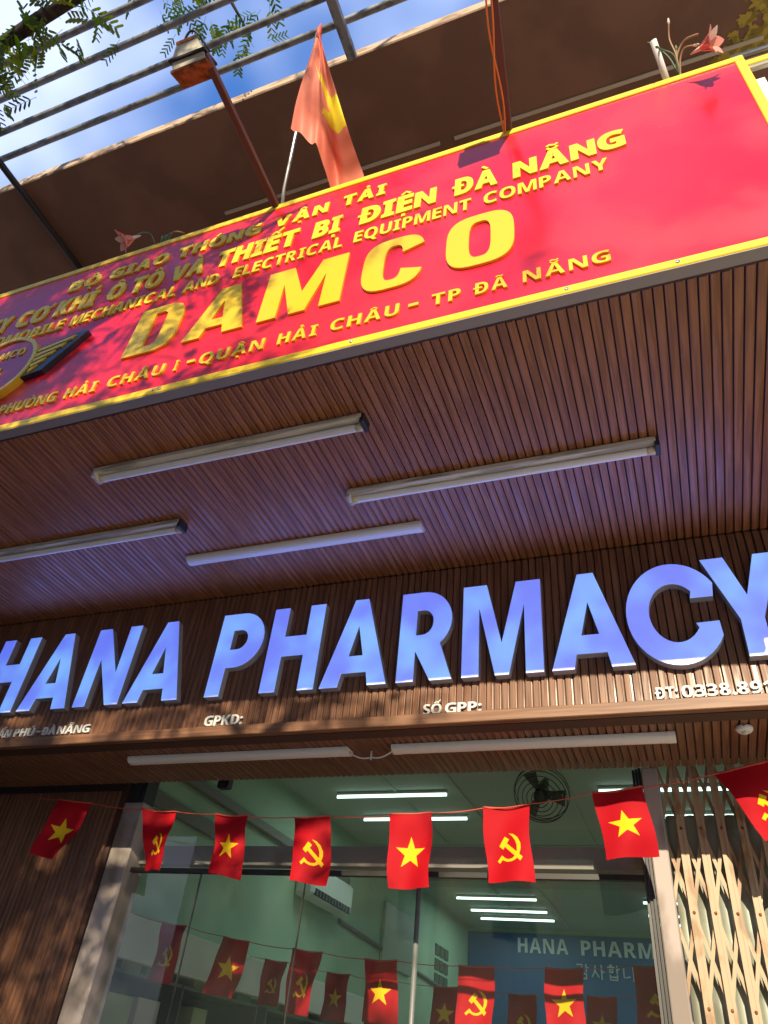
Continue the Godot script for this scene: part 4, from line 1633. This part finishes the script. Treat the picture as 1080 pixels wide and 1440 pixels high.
func street_tree() -> void:
	var t := thing("street_tree", "leafy street tree whose twigs hang in at the top left", "tree")
	var r := RandomNumberGenerator.new()
	r.seed = 77
	var places := []
	grow(t, places, r, Vector3(-4.0, 0, 2.7), Vector3(-3.6, 4.1, 2.5), [
		[Vector3(-3.8, 6.7, 2.3), Vector3(2.0, 1.5, 1.8), 150],
		[Vector3(-2.05, 6.1, 2.6), Vector3(1.25, 1.2, 1.3), 85],
		[Vector3(-2.6, 5.1, 2.5), Vector3(1.7, .75, 1.3), 120],
		[Vector3(-2.9, 4.2, 2.6), Vector3(1.7, .8, 1.0), 170],
		[Vector3(-2.0, 5.75, 2.2), Vector3(.85, .7, .8), 80],
		[Vector3(-1.2, 5.6, 1.6), Vector3(.7, .55, .6), 22],
		[Vector3(-.75, 4.9, 2.6), Vector3(.95, .4, .9), 26],
		[Vector3(-.7, 7.5, 2.4), Vector3(1.4, .7, 1.2), 24],
		[Vector3(-2.9, 7.6, .9), Vector3(1.6, .8, .9), 34],
	])
	for k in 5:
		twig(places, Vector3(.1 + r.randfn() * .5, 6.2 + r.randfn() * .3, 4.4 + r.randfn() * .4), r, 9)
	# the low branch that reaches over the pavement frame, with hanging twigs
	var st := mb(true)
	tube(st, [Vector3(-2.6, 6.6, 1.2), Vector3(-2.2, 6.1, .1), Vector3(-2.24, 5.78, -.48), Vector3(-2.52, 5.76, -.49), Vector3(-2.95, 5.72, -.53), Vector3(-3.5, 5.7, -.6)], [.06, .05, .04, .036, .034, .02], 10)
	part("limb", st, M.bark, t)
	for p in [[-2.44, 5.76, -.52, 6], [-2.56, 5.70, -.55, 6], [-2.66, 5.66, -.60, 6], [-2.78, 5.66, -.58, 6], [-2.90, 5.62, -.64, 6], [-2.98, 5.66, -.60, 5], [-2.2, 5.80, -.58, 5], [-2.50, 5.80, -.50, 3], [-2.62, 5.75, -.58, 4], [-2.72, 5.68, -.62, 3], [-2.85, 5.70, -.60, 4], [-2.95, 5.62, -.62, 3], [-2.3, 5.85, -.55, 3], [-3.1, 5.7, -.55, 3]]:
		twig(places, Vector3(p[0], p[1], p[2]), r, p[3])
	st = mb(true)
	tube(st, [Vector3(-2.2, 7.6, .6), Vector3(-2.0, 7.2, -.5), Vector3(-1.95, 6.95, -.95), Vector3(-1.85, 6.75, -1.15)], [.03, .02, .012, .004], 7)
	part("limb", st, M.bark, t)
	for p in [[-2.35, 6.95, -.80, 5], [-2.25, 6.9, -.86, 5], [-2.15, 6.85, -.90, 6], [-2.05, 6.85, -.95, 6], [-1.98, 6.8, -1.02, 6], [-1.88, 6.75, -1.10, 5], [-1.80, 6.6, -1.16, 4], [-2.5, 7.0, -.72, 4], [-1.7, 6.95, -1.05, 3]]:
		twig(places, Vector3(p[0], p[1], p[2]), r, p[3])
	crown(t, places, r)
	# second tree added out of view to shade the left wall; the glass mirrors it
	var t2 := thing("added_tree", "dense added tree out of view, shading the left wall and mirrored in the shop glass", "tree")
	var more := []
	grow(t2, more, r, Vector3(-3.6, -.1, 9.4), Vector3(-3.2, 3.4, 9.2), [
		[Vector3(-1.7, 5.6, 9.0), Vector3(2.3, 1.9, 2.0), 420],
		[Vector3(-4.6, 5.6, 9.4), Vector3(2.2, 2.0, 1.8), 180],
		[Vector3(-1.4, 3.9, 9.6), Vector3(1.9, .9, 1.5), 90],
	])
	crown(t2, more, r)

func grow(t: Node3D, places: Array, r: RandomNumberGenerator, foot: Vector3, fork: Vector3, lobes: Array) -> void:
	var st := mb(true)
	tube(st, [foot, foot.lerp(fork, .3), foot.lerp(fork, .7) + Vector3(.05, 0, .03), fork], [.26, .2, .17, .15], 14)
	part("trunk", st, M.bark, t)
	for l in lobes:
		var c: Vector3 = l[0]
		st = mb(true)
		var midp := fork.lerp(c, .55) + Vector3(0, .25, 0)
		tube(st, [fork, midp, c, c + (c - midp) * .5], [.11, .065, .035, .012], 9)
		part("limb", st, M.bark, t)
		for k in l[2]:
			var d := Vector3(r.randfn(), r.randfn(), r.randfn()).normalized() * pow(r.randf(), .4)
			twig(places, c + d * l[1], r, 16)
		for k in 8:
			var d := Vector3(r.randfn(), r.randfn() * .6, r.randfn()).normalized() * .85
			st = mb(true)
			var e: Vector3 = c + d * l[1]
			tube(st, [c, c.lerp(e, .5) + Vector3(0, .08, 0), e], [.03, .016, .005], 6)
			part("twig", st, M.bark, t)

func crown(t: Node3D, places: Array, r: RandomNumberGenerator) -> void:
	var mm := MultiMesh.new()
	mm.transform_format = MultiMesh.TRANSFORM_3D
	mm.use_colors = true
	mm.mesh = leaf_mesh()
	mm.instance_count = places.size()
	for i in places.size():
		mm.set_instance_transform(i, places[i])
		var g := r.randf()
		mm.set_instance_color(i, Color(lerpf(.07, .24, g * g), lerpf(.11, .25, g), lerpf(.025, .04, g)))
	var mi := MultiMeshInstance3D.new()
	mi.name = "crown"
	mi.multimesh = mm
	mi.material_override = M.leaf
	mi.set_meta("kind", "stuff")
	t.add_child(mi)

func twig(places: Array, at: Vector3, r: RandomNumberGenerator, n: int) -> void:
	for k in n:
		var yaw := r.randf() * TAU
		var pitch := r.randf_range(-1.0, .35)
		var b := Basis.from_euler(Vector3(pitch, yaw, r.randf_range(-.5, .5)))
		var s := r.randf_range(.7, 1.15)
		places.append(Transform3D(b.scaled(Vector3(s, s, s)), at + Vector3(r.randfn() * .07, r.randfn() * .05, r.randfn() * .07)))
